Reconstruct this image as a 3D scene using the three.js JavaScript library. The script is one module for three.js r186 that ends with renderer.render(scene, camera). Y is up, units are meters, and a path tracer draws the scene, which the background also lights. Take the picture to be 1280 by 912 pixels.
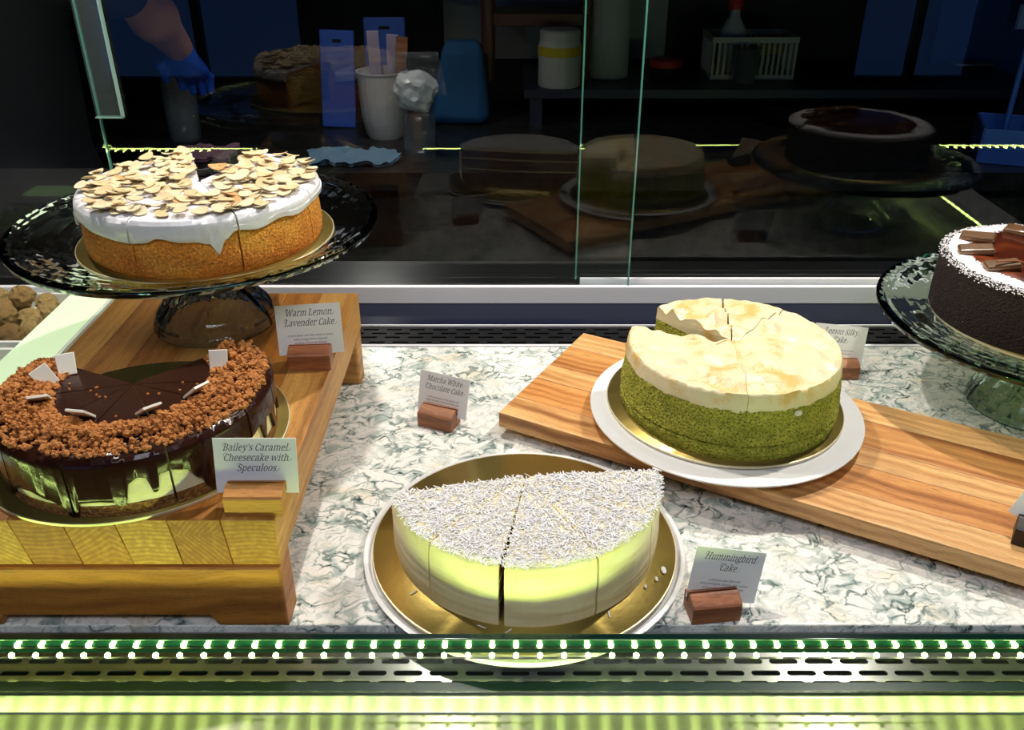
import * as THREE from 'three';
import { mergeGeometries, toCreasedNormals } from 'three/addons/utils/BufferGeometryUtils.js';
import { RoundedBoxGeometry } from 'three/addons/geometries/RoundedBoxGeometry.js';
import { MarchingCubes } from 'three/addons/objects/MarchingCubes.js';
import { ImprovedNoise } from 'three/addons/math/ImprovedNoise.js';
import { RectAreaLightUniformsLib } from 'three/addons/lights/RectAreaLightUniformsLib.js';

// ------------------------------------------------------------------ camera, daylight, exposure
// y = 0 is the marble deck of the display case; the shop floor lies 0.92 m below it.
const EYE = 0.55, PITCH = 29 * Math.PI / 180, FOCAL = 1100;          // focal length in pixels of a 1280 x 912 frame
const scene = new THREE.Scene();
const camera = new THREE.PerspectiveCamera(2 * Math.atan(456 / FOCAL) * 180 / Math.PI, 1280 / 912, 0.02, 60);
camera.position.set(0, EYE, 0);
camera.lookAt(0, EYE - Math.sin(PITCH), -Math.cos(PITCH));
scene.background = new THREE.Color().setRGB(0.10, 0.26, 0.80);         // blue evening sky outside the shop window
const renderer = new THREE.WebGLRenderer({ antialias: true });
renderer.toneMapping = THREE.LinearToneMapping;
renderer.toneMappingExposure = 0.92;
renderer.shadowMap.enabled = true;
RectAreaLightUniformsLib.init();
const SPOTS = [                                                        // ceiling spots over the display: x, y, z, target x, target z, candela
  [0.62, 0.98, -1.06, 0.36, -0.78, 2.75],
  [-0.12, 0.98, -1.06, -0.14, -0.78, 2.1],
  [-0.62, 0.98, -1.00, -0.36, -0.80, 1.5],
];
const LED_RGB = [0.74, 1.0, 0.26], LED_GLOW = 95, LED_LIGHT = 46;      // yellow-green strips of the case

// ------------------------------------------------------------------ helpers
let seedState = 7;
const rnd = () => { seedState = (seedState + 0x6d2b79f5) | 0; let t = Math.imul(seedState ^ (seedState >>> 15), 1 | seedState); t = (t + Math.imul(t ^ (t >>> 7), 61 | t)) ^ t; return ((t ^ (t >>> 14)) >>> 0) / 4294967296; };
const rr = (a, b) => a + (b - a) * rnd();
const perlin = new ImprovedNoise();
const noise = (x, y, z = 0) => perlin.noise(x + 31.7, y + 17.3, z + 5.1);
const fbm = (x, y, z = 0, o = 4) => { let s = 0, a = 0.5, f = 1; for (let i = 0; i < o; i++) { s += a * noise(x * f, y * f, z + i * 7.7); a *= 0.5; f *= 2.03; } return s; };
const clamp = (x, a = 0, b = 1) => Math.min(b, Math.max(a, x));
const smooth = (a, b, x) => { const t = clamp((x - a) / (b - a)); return t * t * (3 - 2 * t); };
const mix3 = (a, b, t) => [a[0] + (b[0] - a[0]) * t, a[1] + (b[1] - a[1]) * t, a[2] + (b[2] - a[2]) * t];
const rad = (d) => d * Math.PI / 180;

// pixel of the photograph -> point at a given depth or height
function ray(u, v) { const x = (u - 640) / FOCAL, y = (456 - v) / FOCAL; return [x, y * Math.cos(PITCH) - Math.sin(PITCH), -(Math.cos(PITCH) + y * Math.sin(PITCH))]; }
function atZ(u, v, z) { const d = ray(u, v), t = z / d[2]; return new THREE.Vector3(d[0] * t, EYE + d[1] * t, z); }
function atY(u, v, h) { const d = ray(u, v), t = (h - EYE) / d[1]; return new THREE.Vector3(d[0] * t, h, d[2] * t); }

function texture(w, h, metres, fn, srgb = true) {                      // fn(x metres, y metres) -> [r, g, b] in 0..255
  const data = new Uint8Array(w * h * 4), sx = metres[0] / w, sy = metres[1] / h;
  for (let j = 0; j < h; j++) for (let i = 0; i < w; i++) {
    const c = fn(i * sx, j * sy), k = (j * w + i) * 4;
    data[k] = clamp(c[0], 0, 255); data[k + 1] = clamp(c[1], 0, 255); data[k + 2] = clamp(c[2], 0, 255); data[k + 3] = 255;
  }
  const t = new THREE.DataTexture(data, w, h, THREE.RGBAFormat);
  t.wrapS = t.wrapT = THREE.MirroredRepeatWrapping; t.magFilter = THREE.LinearFilter; t.minFilter = THREE.LinearMipmapLinearFilter; t.generateMipmaps = true;
  if (srgb) t.colorSpace = THREE.SRGBColorSpace;
  t.repeat.set(1 / metres[0], 1 / metres[1]); t.needsUpdate = true;
  return t;
}
const grey = (fn) => (x, y) => { const g = 255 * clamp(fn(x, y)); return [g, g, g]; };
const std = (o) => new THREE.MeshStandardMaterial(o);
const phys = (o) => new THREE.MeshPhysicalMaterial(o);
const rgb = (r, g, b) => new THREE.Color().setRGB(r, g, b);
const hex = (h) => new THREE.Color(h);

const taken = {};
function numbered(name) { const n = taken[name] = (taken[name] ?? -1) + 1; return n ? name + '_' + String(n).padStart(3, '0') : name; }
function shadowed(o) { o.traverse((m) => { if (m.isMesh) { m.castShadow = m.receiveShadow = true; } }); return o; }
function thing(name, label, category, pos = [0, 0, 0], turn = 0, group) {
  const o = new THREE.Group(); o.name = numbered(name); scene.add(o);
  o.position.set(...pos); o.rotation.y = turn; o.userData = { label, category };
  if (group) o.userData.group = group;
  return o;
}
function part(name, geo, mat, parent, label) {
  const m = new THREE.Mesh(geo, mat); m.name = name; m.castShadow = m.receiveShadow = true; parent.add(m);
  if (label) m.userData.label = label;
  return m;
}
function single(name, geo, mat, label, category, pos = [0, 0, 0], turn = 0, group) {
  const m = new THREE.Mesh(geo, mat); m.name = numbered(name); m.castShadow = m.receiveShadow = true; scene.add(m);
  m.position.set(...pos); m.rotation.y = turn; m.userData = { label, category };
  if (group) m.userData.group = group;
  return m;
}
function structure(name, geo, mat, pos = [0, 0, 0], label, category) {
  const m = new THREE.Mesh(geo, mat); m.name = name; m.castShadow = m.receiveShadow = true; scene.add(m); m.position.set(...pos);
  m.userData = { kind: 'structure', label, category };
  return m;
}
// uv in metres taken from the axes a face spans; 'grain' runs along u
function boxUV(geo, grain = 'x', off = [0, 0]) {
  let g = geo.index ? geo.toNonIndexed() : geo;
  const p = g.attributes.position, uv = new Float32Array(p.count * 2), a = new THREE.Vector3(), b = new THREE.Vector3(), c = new THREE.Vector3();
  for (let i = 0; i < p.count; i += 3) {
    a.fromBufferAttribute(p, i); b.fromBufferAttribute(p, i + 1); c.fromBufferAttribute(p, i + 2);
    const n = b.clone().sub(a).cross(c.clone().sub(a)), ax = Math.abs(n.x), ay = Math.abs(n.y), az = Math.abs(n.z);
    let axes = ax >= ay && ax >= az ? ['z', 'y'] : ay >= az ? ['x', 'z'] : ['x', 'y'];
    if (axes[1] === grain) axes = [axes[1], axes[0]];
    [a, b, c].forEach((q, k) => { uv[(i + k) * 2] = q[axes[0]] + off[0]; uv[(i + k) * 2 + 1] = q[axes[1]] + off[1]; });
  }
  g.setAttribute('uv', new THREE.BufferAttribute(uv, 2));
  return g;
}
const box = (w, h, d, x = 0, y = 0, z = 0, grain = 'x') => boxUV(new THREE.BoxGeometry(w, h, d).translate(x, y, z), grain);
const rbox = (w, h, d, r, x = 0, y = 0, z = 0, grain = 'x', off) => boxUV(new RoundedBoxGeometry(w, h, d, 2, r).translate(x, y, z), grain, off);
function merged(list) { return mergeGeometries(list.map((g) => { const q = g.index ? g.toNonIndexed() : g.clone(); for (const k of Object.keys(q.attributes)) if (!['position', 'normal', 'uv'].includes(k)) q.deleteAttribute(k); return q; })); }
function tube(points, r, seg = 24, rad_ = 8, closed = false) { return new THREE.TubeGeometry(new THREE.CatmullRomCurve3(points.map((p) => new THREE.Vector3(...p)), closed), seg, r, rad_, closed); }

// solid swept round the y axis between two angles (degrees; 90 faces the camera): outline(angle) gives a closed outline [[r, y] ...], anticlockwise
function sector(a0, a1, outline, o = {}) {
  const full = a1 - a0 >= 359.99, n = Math.max(1, Math.ceil((a1 - a0) / (o.step ?? 3))), open = o.open, R = o.R ?? 0.115, crease = o.crease ?? 0.7;
  const pos = [], rows = [];
  for (let i = 0; i <= n; i++) {
    const th = rad(a0 + (a1 - a0) * (full && i === n ? 0 : i / n));
    rows.push(outline(th).map(([r, y]) => { let q = [r * Math.cos(th), y, r * Math.sin(th)]; return o.bend ? o.bend(q, r, th) : q; }));
  }
  const tri = (a, b, c) => { const ux = b[0] - a[0], uy = b[1] - a[1], uz = b[2] - a[2], vx = c[0] - a[0], vy = c[1] - a[1], vz = c[2] - a[2]; if (Math.hypot(uy * vz - uz * vy, uz * vx - ux * vz, ux * vy - uy * vx) > 1e-13) pos.push(...a, ...b, ...c); };
  const m = rows[0].length;
  for (let i = 0; i < n; i++) for (let j = 0; j < (open ? m - 1 : m); j++) {
    const k = (j + 1) % m, a = rows[i][j], b = rows[i][k], c = rows[i + 1][j], d = rows[i + 1][k];
    tri(a, b, c); tri(b, d, c);
  }
  if (!full) for (const [row, flip, th] of [[rows[0], true, rad(a0)], [rows[n], false, rad(a1)]]) {
    const flat = outline(th).map(([r, y]) => new THREE.Vector2(r, y));
    for (const [a, b, c] of THREE.ShapeUtils.triangulateShape(flat, [])) flip ? tri(row[a], row[c], row[b]) : tri(row[a], row[b], row[c]);
  }
  let g = new THREE.BufferGeometry();
  g.setAttribute('position', new THREE.Float32BufferAttribute(pos, 3));
  g = toCreasedNormals(g, crease);
  const p = g.attributes.position, uv = new Float32Array(p.count * 2), A = new THREE.Vector3(), B = new THREE.Vector3(), C = new THREE.Vector3();
  for (let i = 0; i < p.count; i += 3) {
    A.fromBufferAttribute(p, i); B.fromBufferAttribute(p, i + 1); C.fromBufferAttribute(p, i + 2);
    const nn = B.clone().sub(A).cross(C.clone().sub(A)), flat = Math.abs(nn.y) > Math.hypot(nn.x, nn.z);
    const th0 = Math.atan2(A.z + B.z + C.z, A.x + B.x + C.x), cap = Math.abs(nn.z * Math.cos(th0) - nn.x * Math.sin(th0)) > Math.abs(nn.x * Math.cos(th0) + nn.z * Math.sin(th0));
    [A, B, C].forEach((q, k) => {
      let th = Math.atan2(q.z, q.x); if (th - th0 > Math.PI) th -= 2 * Math.PI; if (th0 - th > Math.PI) th += 2 * Math.PI;
      uv[(i + k) * 2] = flat ? q.x : cap ? Math.hypot(q.x, q.z) : th * R; uv[(i + k) * 2 + 1] = flat ? q.z : q.y;
    });
  }
  g.setAttribute('uv', new THREE.BufferAttribute(uv, 2));
  return g;
}
function keyed(keys) {                                                // smooth curve through [degrees, value] pairs
  return (th) => { const lo = keys[0][0]; const d = ((th * 180 / Math.PI - lo) % 360 + 360) % 360 + lo; let i = 0; while (i < keys.length - 2 && keys[i + 1][0] < d) i++; return keys[i][1] + (keys[i + 1][1] - keys[i][1]) * smooth(keys[i][0], keys[i + 1][0], d); };
}
const ring = (outline, o = {}) => sector(0, 360, () => outline, { step: 4, ...o });
// a slice shifted a hair outward so that the cut shows
function spread(geo, a0, a1, gap) { const m = rad((a0 + a1) / 2); return geo.translate(gap * Math.cos(m), 0, gap * Math.sin(m)); }

// ------------------------------------------------------------------ textures and materials
const speck = texture(512, 512, [0.25, 0.25], grey((x, y) => 0.5 + 1.1 * fbm(x * 160, y * 160, 2, 4)), false);
const fineBump = texture(512, 512, [0.12, 0.12], grey((x, y) => 0.5 + 1.2 * fbm(x * 420, y * 420, 9, 3)), false);

const marbleMap = texture(2048, 1024, [1.5, 0.75], (x, y) => {
  const wx = x + 0.020 * fbm(x * 20, y * 20, 1, 3) + 0.006 * noise(x * 70, y * 70, 3), wy = y + 0.020 * fbm(x * 20, y * 20, 4, 3) + 0.006 * noise(x * 70, y * 70, 8);
  const n1 = fbm(wx * 44 + wy * 8, wy * 56, 11, 4), n2 = fbm(wx * 84 + 5, wy * 100 + wx * 22, 15, 3), cloud = fbm(wx * 62, wy * 74, 21, 4);
  const where = smooth(-0.20, 0.16, fbm(x * 19, y * 23, 26, 3)), where2 = smooth(-0.08, 0.22, fbm(x * 40, y * 40, 33, 3));
  const vein = (1 - smooth(0.008, 0.085, Math.abs(n1))) * (0.22 + 0.78 * where), thin = (1 - smooth(0.004, 0.06, Math.abs(n2))) * (0.15 + 0.75 * where2) * 0.75;
  const grain = fbm(x * 500, y * 500, 3, 2);
  let c = mix3([246, 243, 236], [240, 228, 206], smooth(0.06, 0.4, fbm(x * 24, y * 24, 30, 2)));
  c = mix3(c, [176, 189, 183], clamp(smooth(-0.06, 0.28, cloud) * (0.34 + 0.6 * where)));
  c = mix3(c, [108, 127, 121], clamp(vein * 0.72 + thin * 0.8));
  c = mix3(c, [42, 58, 54], clamp((vein + thin - 0.72) * 1.5) * (0.4 + 0.6 * where2));
  const s = 1 + 0.10 * grain; return [c[0] * s, c[1] * s, c[2] * s];
});
const marble = phys({ map: marbleMap, roughness: 0.2, clearcoat: 0.3, clearcoatRoughness: 0.08 });

function woodMap(light, mid, dark, seed, streak = 1) {
  return texture(768, 384, [0.6, 0.3], (x, y) => {
    const w = y + 0.012 * noise(x * 5, y * 9, seed) + 0.004 * noise(x * 22, y * 30, seed + 3);
    const band = 0.5 + 0.9 * fbm(x * 1.2, w * 22, seed + 6, 3), ringy = 0.5 + 0.5 * Math.sin(w * 420 + 9 * noise(x * 3, w * 14, seed + 1));
    const fibre = fbm(x * 14, w * 520, seed + 9, 3), pore = smooth(0.22, 0.4, noise(x * 45, w * 900, seed + 12));
    let c = mix3(mix3(light, mid, smooth(0.2, 0.75, band + 0.22 * (ringy - 0.5))), dark, streak * smooth(0.62, 1.05, band + 0.16 * ringy));
    const s = 1 + 0.16 * fibre - 0.14 * pore;
    return [c[0] * s, c[1] * s, c[2] * s];
  });
}
const acaciaA = woodMap([230, 184, 124], [202, 146, 86], [130, 80, 40], 3), acaciaB = woodMap([216, 166, 104], [178, 120, 66], [108, 64, 32], 23);
const oakMap = woodMap([204, 152, 78], [178, 122, 54], [122, 76, 30], 43, 0.8), walnutMap = woodMap([182, 126, 88], [150, 96, 62], [100, 60, 38], 63, 0.7);
const endMap = texture(512, 512, [0.2, 0.2], (x, y) => {
  const d = Math.hypot(x - 0.03 + 0.01 * noise(x * 20, y * 20, 3), y + 0.11), r = 0.5 + 0.5 * Math.sin(d * 1500 + 3 * noise(x * 30, y * 30, 1)), f = fbm(x * 180, y * 180, 4, 3);
  const c = mix3([202, 152, 70], [152, 102, 38], clamp(0.5 * r + 0.5 + f));
  return c;
});
const clone = (t, ox, oy) => { const q = t.clone(); q.offset.set(ox, oy); q.needsUpdate = true; return q; };
const acacia = [0, 1, 2].map((i) => phys({ map: i === 1 ? acaciaB : acaciaA, color: [hex(0xffffff), hex(0xfff4e6), hex(0xf2dcc2)][i], roughness: 0.42, bumpMap: speck, bumpScale: 0.0002 }));
const oak = std({ map: oakMap, roughness: 0.5, bumpMap: speck, bumpScale: 0.0003 });
const oakTints = [0xffffff, 0xf1e2cc, 0xe8cfae].map((c) => std({ map: oakMap, color: hex(c), roughness: 0.5, bumpMap: speck, bumpScale: 0.0003 }));
const endTints = [0xffffff, 0xf0deb8, 0xdcc096].map((c) => std({ map: endMap, color: hex(c), roughness: 0.55, bumpMap: speck, bumpScale: 0.0003 }));
const walnut = std({ map: walnutMap, roughness: 0.55, bumpMap: speck, bumpScale: 0.0003 });

const gold = std({ color: rgb(0.58, 0.43, 0.12), metalness: 0.9, roughness: 0.30, bumpMap: speck, bumpScale: 0.00006 });
const goldEdge = std({ color: rgb(0.75, 0.68, 0.45), metalness: 0.6, roughness: 0.4 });
const porcelain = phys({ color: rgb(0.86, 0.85, 0.84), roughness: 0.18, clearcoat: 0.6, clearcoatRoughness: 0.05 });
const clearGlass = phys({ color: rgb(1, 1, 1), transmission: 1, thickness: 0.01, roughness: 0.0, ior: 1.48, attenuationColor: rgb(0.72, 0.92, 0.86), attenuationDistance: 0.12 });
const greenGlass = phys({ color: rgb(1, 1, 1), transmission: 1, thickness: 0.01, roughness: 0.0, ior: 1.48, attenuationColor: rgb(0.50, 0.86, 0.62), attenuationDistance: 0.06 });
const pane = phys({ color: rgb(0.93, 0.97, 0.96), transmission: 1, thickness: 0, roughness: 0, ior: 1.46, specularIntensity: 0.75 });
const paneEdge = phys({ color: rgb(0.10, 0.32, 0.26), roughness: 0.12, clearcoat: 1 });
const steel = std({ color: rgb(0.62, 0.62, 0.60), metalness: 1, roughness: 0.38 });
const aluminium = std({ color: rgb(0.80, 0.80, 0.84), metalness: 0.0, roughness: 0.4 });
const blackMetal = phys({ color: rgb(0.012, 0.012, 0.013), roughness: 0.35, metalness: 0.3 });
const darkPanel = phys({ color: rgb(0.006, 0.008, 0.022), roughness: 0.2, specularIntensity: 0.35 });
const black = std({ color: rgb(0.006, 0.006, 0.007), roughness: 0.8 });
const led = std({ color: rgb(0, 0, 0), emissive: rgb(...LED_RGB), emissiveIntensity: LED_GLOW });
const paper = (map) => std({ map, roughness: 0.75 });
const paperPlain = std({ color: rgb(0.80, 0.80, 0.82), roughness: 0.8 });

// ------------------------------------------------------------------ the room
const FLOOR = -0.92;
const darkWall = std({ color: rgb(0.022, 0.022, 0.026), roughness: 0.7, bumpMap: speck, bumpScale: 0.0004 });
const floorMat = std({ color: rgb(0.05, 0.048, 0.045), roughness: 0.45, bumpMap: speck, bumpScale: 0.0004 });
const ceilMat = std({ color: rgb(0.10, 0.10, 0.10), roughness: 0.9 });
structure('floor', box(6.2, 0.1, 6.2, 0, FLOOR - 0.05, 0), floorMat, [0, 0, 0.3], 'dark shop floor', 'floor');
structure('ceiling', box(6.2, 0.1, 6.2, 0, 1.75, 0), ceilMat, [0, 0, 0.3], 'dark shop ceiling', 'ceiling');
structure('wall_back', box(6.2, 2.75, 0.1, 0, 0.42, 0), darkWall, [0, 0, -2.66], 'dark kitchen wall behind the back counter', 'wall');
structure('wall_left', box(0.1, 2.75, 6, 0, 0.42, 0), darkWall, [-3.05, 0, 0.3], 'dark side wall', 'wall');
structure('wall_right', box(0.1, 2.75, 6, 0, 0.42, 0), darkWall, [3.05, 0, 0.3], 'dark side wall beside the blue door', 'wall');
structure('wall_added_shade', box(5.98, 1.08, 0.05, 0, 1.16, -1.225), std({ color: rgb(0.06, 0.06, 0.065), roughness: 0.7, bumpMap: speck, bumpScale: 0.0004 }), [0, 0, 0], 'added wall over the sliding glass, out of view, shading the kitchen', 'wall');  // added out of view to keep shop lamps off the kitchen
{ // wall towards the street with a wide window opening
  const s = new THREE.Shape(); s.moveTo(-3.1, FLOOR); s.lineTo(3.1, FLOOR); s.lineTo(3.1, 1.8); s.lineTo(-3.1, 1.8);
  for (const [x0, x1] of [[-2.6, -1.25], [2.1, 2.9]]) { const h = new THREE.Path(); h.moveTo(x0, -0.6); h.lineTo(x0, 1.3); h.lineTo(x1, 1.3); h.lineTo(x1, -0.6); s.holes.push(h); }
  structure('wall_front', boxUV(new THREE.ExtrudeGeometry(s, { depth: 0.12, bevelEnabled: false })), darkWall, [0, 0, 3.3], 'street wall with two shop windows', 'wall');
  for (const [n, x0, x1] of [[1, -2.6, -1.25], [2, 2.1, 2.9]]) {
    const w = new THREE.Group(); w.name = 'window_' + n; w.userData = { kind: 'structure', label: 'shop window onto the blue street', category: 'window' }; scene.add(w);
    part('window_frame', merged([box(x1 - x0, 0.05, 0.06, (x0 + x1) / 2, -0.575, 3.35), box(x1 - x0, 0.05, 0.06, (x0 + x1) / 2, 1.275, 3.35), box(0.05, 1.9, 0.06, x0 + 0.025, 0.35, 3.35), box(0.05, 1.9, 0.06, x1 - 0.025, 0.35, 3.35), box(0.05, 1.9, 0.06, (x0 + x1) / 2, 0.35, 3.35)]), blackMetal, w);
    part('pane', new THREE.PlaneGeometry(x1 - x0, 1.9).translate((x0 + x1) / 2, 0.35, 3.38), pane, w);
  }
}

// ------------------------------------------------------------------ the display case
const GLASS_Z = -1.188, FRONT_Z = -0.5412, BACK_Z = -1.043, VENT_Y = -0.008;
structure('wall_case', merged([box(2.9, 0.86, 0.76, 0.05, FLOOR + 0.43, -0.83)]), blackMetal, [0, 0, 0], 'black plinth under the display deck', 'case');
{ // marble deck in three slabs: the cakes' own, and the next compartments either side
  const slab = (x0, x1) => boxUV(new RoundedBoxGeometry(x1 - x0, 0.03, FRONT_Z - BACK_Z, 2, 0.002).translate((x0 + x1) / 2, -0.015, (FRONT_Z + BACK_Z) / 2), 'x', [0.6, 1.06]);
  single('marble_deck', slab(-0.538, 0.80), marble, 'white marble deck with grey-green veins under the cakes', 'counter');
}
single('trim_strip', box(2.9, 0.004, 0.004, 0.05, -0.0005, BACK_Z - 0.002), aluminium, 'thin bright metal trim along the back of the marble', 'trim');
const slotPath = (cx, cz, l, w) => { const p = new THREE.Path(); p.absarc(cx - l / 2 + w / 2, cz, w / 2, Math.PI / 2, 1.5 * Math.PI, false); p.absarc(cx + l / 2 - w / 2, cz, w / 2, -Math.PI / 2, Math.PI / 2, false); p.closePath(); return p; };
function ventGeo(x0, x1, z0, z1, rows, pitch, len, wid) {            // flat plate with rounded slots; z0 is the far edge
  const s = new THREE.Shape(); s.moveTo(x0, -z1); s.lineTo(x1, -z1); s.lineTo(x1, -z0); s.lineTo(x0, -z0);
  rows.forEach((z, k) => { for (let x = x0 + pitch * (k % 2 ? 1 : 0.6); x < x1 - pitch * 0.6; x += pitch) s.holes.push(slotPath(x, -z, len, wid)); });
  return new THREE.ExtrudeGeometry(s, { depth: 0.0015, bevelEnabled: false, curveSegments: 5 }).rotateX(-Math.PI / 2);
}
const brushed = phys({ color: rgb(0.30, 0.30, 0.28), metalness: 1, roughness: 0.32, anisotropy: 0.92, anisotropyRotation: Math.PI / 2 });
const ventRows = [-0.5345, -0.5215, -0.5095, -0.4975, -0.487];
{
  const v = thing('front_air_vent', 'brushed steel air vent with rows of rounded slots along the front', 'air vent');
  part('slotted_plate', boxUV(ventGeo(-0.60, 0.60, FRONT_Z + 0.0005, -0.4785, ventRows, 0.0287, 0.0232, 0.0052), 'x'), brushed, v).position.y = VENT_Y - 0.0015;
  part('duct', merged([box(1.2, 0.002, 0.062, 0, VENT_Y - 0.03, -0.51)]), black, v);
}
{
  const v = thing('rear_air_vent', 'black slotted air vent behind the marble deck', 'air vent');
  part('slotted_plate', boxUV(ventGeo(-0.535, 0.80, -1.1030, BACK_Z - 0.0045, [-1.0945, -1.083, -1.0715, -1.0565], 0.032, 0.022, 0.0042), 'x'), blackMetal, v).position.y = -0.002;
  part('duct', box(1.33, 0.002, 0.058, 0.13, -0.03, -1.074), black, v);
  part('edge_strip', box(1.33, 0.003, 0.002, 0.13, 0.0005, -1.1045), aluminium, v, 'thin bright edge strip');
}
single('glossy_sill', rbox(2.9, 0.02, 0.074, 0.002, 0.05, -0.011, -1.1435), darkPanel, 'glossy near-black sill between rear vent and sliding glass', 'sill');
{ // rear sliding glass
  const w = new THREE.Group(); w.name = 'window_3'; w.userData = { kind: 'structure', label: 'sliding glass doors at the back of the display case', category: 'window' }; scene.add(w);
  part('lower_track', rbox(2.9, 0.027, 0.008, 0.001, 0.05, 0.0125, -1.1845), aluminium, w, 'white metal track');
  part('rear_track', rbox(1.45, 0.034, 0.006, 0.001, 0.825, 0.017, -1.1955), aluminium, w, 'white metal track');
  const A = 0.170, B = 0.094, TOP = 0.62;
  part('sliding_pane', new THREE.PlaneGeometry(A + 0.55, TOP - 0.02).translate((A - 0.55) / 2, (TOP + 0.02) / 2, GLASS_Z), pane, w);
  part('pane_edge', merged([box(0.0022, TOP - 0.026, 0.005, A, (TOP + 0.026) / 2, GLASS_Z), box(0.0022, TOP - 0.026, 0.005, -0.55, (TOP + 0.026) / 2, GLASS_Z)]), paneEdge, w, 'green polished pane edge');
  part('sliding_pane', new THREE.PlaneGeometry(1.5 - B, TOP - 0.03).translate((1.5 + B) / 2, (TOP + 0.03) / 2, GLASS_Z - 0.014), pane, w);
  part('pane_edge', box(0.0022, TOP - 0.03, 0.005, B, (TOP + 0.03) / 2, GLASS_Z - 0.014), paneEdge, w, 'green polished pane edge');
  part('sliding_pane', new THREE.PlaneGeometry(0.80, TOP - 0.03).translate(-0.95, (TOP + 0.03) / 2, GLASS_Z - 0.014), pane, w);
  const pull = part('door_pull', new THREE.PlaneGeometry(0.034, TOP - 0.271).translate(-0.534, (TOP + 0.271) / 2, GLASS_Z + 0.008), phys({ color: rgb(0.72, 0.88, 0.88), transmission: 0.94, thickness: 0, roughness: 0.06, ior: 1.5 }), w, 'clear plastic finger pull');
  part('pull_edge', merged([box(0.002, TOP - 0.271, 0.008, -0.517, (TOP + 0.271) / 2, GLASS_Z + 0.005), box(0.036, 0.002, 0.008, -0.534, 0.271, GLASS_Z + 0.005)]), phys({ color: rgb(0.30, 0.46, 0.40), roughness: 0.1, clearcoat: 1 }), pull);
}
// low glass at the front: green rail, pane under it, led strips and the lit ledge outside
single('front_rail', rbox(1.3, 0.0150, 0.0065, 0.0012, 0, 0.0295, -0.49325), phys({ color: rgb(0.002, 0.016, 0.013), roughness: 0.1 }), 'dark green polished glass rail across the front', 'rail');
single('front_glass', new THREE.PlaneGeometry(1.3, 0.0295).translate(0, 0.00675, -0.4905), pane, 'low clear glass strip below the green rail', 'glass');
single('glass_channel', rbox(1.3, 0.006, 0.010, 0.001, 0, -0.0105, -0.4835), phys({ color: rgb(0.002, 0.012, 0.010), roughness: 0.25 }), 'dark green channel under the low front glass', 'channel');
{
  const ledgeSteel = phys({ color: rgb(0.84, 0.85, 0.80), metalness: 0.75, roughness: 0.34, anisotropy: 0.9, anisotropyRotation: Math.PI / 2 });
  single('led_profile', rbox(1.3, 0.006, 0.0165, 0.0008, 0, -0.0145, -0.4705), ledgeSteel, 'pale metal led profile glowing along the front edge', 'profile');
  single('front_ledge', rbox(1.3, 0.02, 0.16, 0.002, 0, -0.0225, -0.3825), phys({ color: rgb(0.16, 0.16, 0.13), metalness: 0.9, roughness: 0.34, anisotropy: 0.9, anisotropyRotation: Math.PI / 2 }), 'brushed steel ledge outside the front glass', 'ledge');
}
const chip = new THREE.SphereGeometry(1, 10, 6);
function ledStrip(label, from, to, barOffset, rows, area) {
  const L = thing('led_strip', label, 'light strip');
  const dir = new THREE.Vector3().subVectors(to, from), len = dir.length(); dir.normalize();
  const mid = new THREE.Vector3().addVectors(from, to).multiplyScalar(0.5), alongX = Math.abs(dir.x) > 0.5;
  for (const off of rows) {
    part('strip_bar', (alongX ? box(len, 0.0006, 0.0016) : box(0.0016, 0.0006, len)).translate(mid.x + off[0] + barOffset[0], mid.y + off[1] + barOffset[1], mid.z + off[2] + barOffset[2]), blackMetal, L);
    const n = Math.floor(len / 0.0183);
    for (let i = 0; i <= n; i++) { const c = part('led_chip', chip, led, L); c.scale.set(0.0021, 0.0021, 0.0021); c.position.copy(from).addScaledVector(dir, i * 0.0183).add(new THREE.Vector3(...off)); c.castShadow = false; }
  }
  const light = new THREE.RectAreaLight(rgb(...LED_RGB), area.power, len, 0.004); light.position.copy(area.at); light.lookAt(area.to); scene.add(light);
  if (area.out) { const o = new THREE.RectAreaLight(rgb(...LED_RGB), area.power * 0.3, len, 0.004); o.position.copy(area.outAt); o.lookAt(area.out); scene.add(o); }  // added light of the second row, thrown down onto the ledge
}
ledStrip('yellow-green led dots along the front rail with a second row standing in for their reflection', new THREE.Vector3(-0.90 + 0.0064, 0.0318, -0.4790), new THREE.Vector3(1.20, 0.0318, -0.4790), [0, -0.0028, 0], [[0, 0, 0], [0, 0.0008, -0.0092]],  // second row: added chips in place of dots reflected in the glass
  { power: LED_LIGHT, at: new THREE.Vector3(0.15, 0.0345, -0.4790), to: new THREE.Vector3(0.15, 0.09, -0.515), outAt: new THREE.Vector3(0.15, 0.0285, -0.4855), out: new THREE.Vector3(0.15, -0.02, -0.46) });
ledStrip('yellow-green led strip running front to back beside the glass cake stand', new THREE.Vector3(0.80, 0.030, -0.52), new THREE.Vector3(0.80, 0.030, -1.02), [0.003, -0.002, 0], [[0, 0, 0]],
  { power: LED_LIGHT * 0.6, at: new THREE.Vector3(0.797, 0.032, -0.77), to: new THREE.Vector3(0.70, 0.06, -0.77) });
single('side_ledge', rbox(0.07, 0.05, 0.66, 0.003, 0.845, 0.004, -0.85), aluminium, 'metal divider under the led strip beside the glass stand', 'divider');

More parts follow.
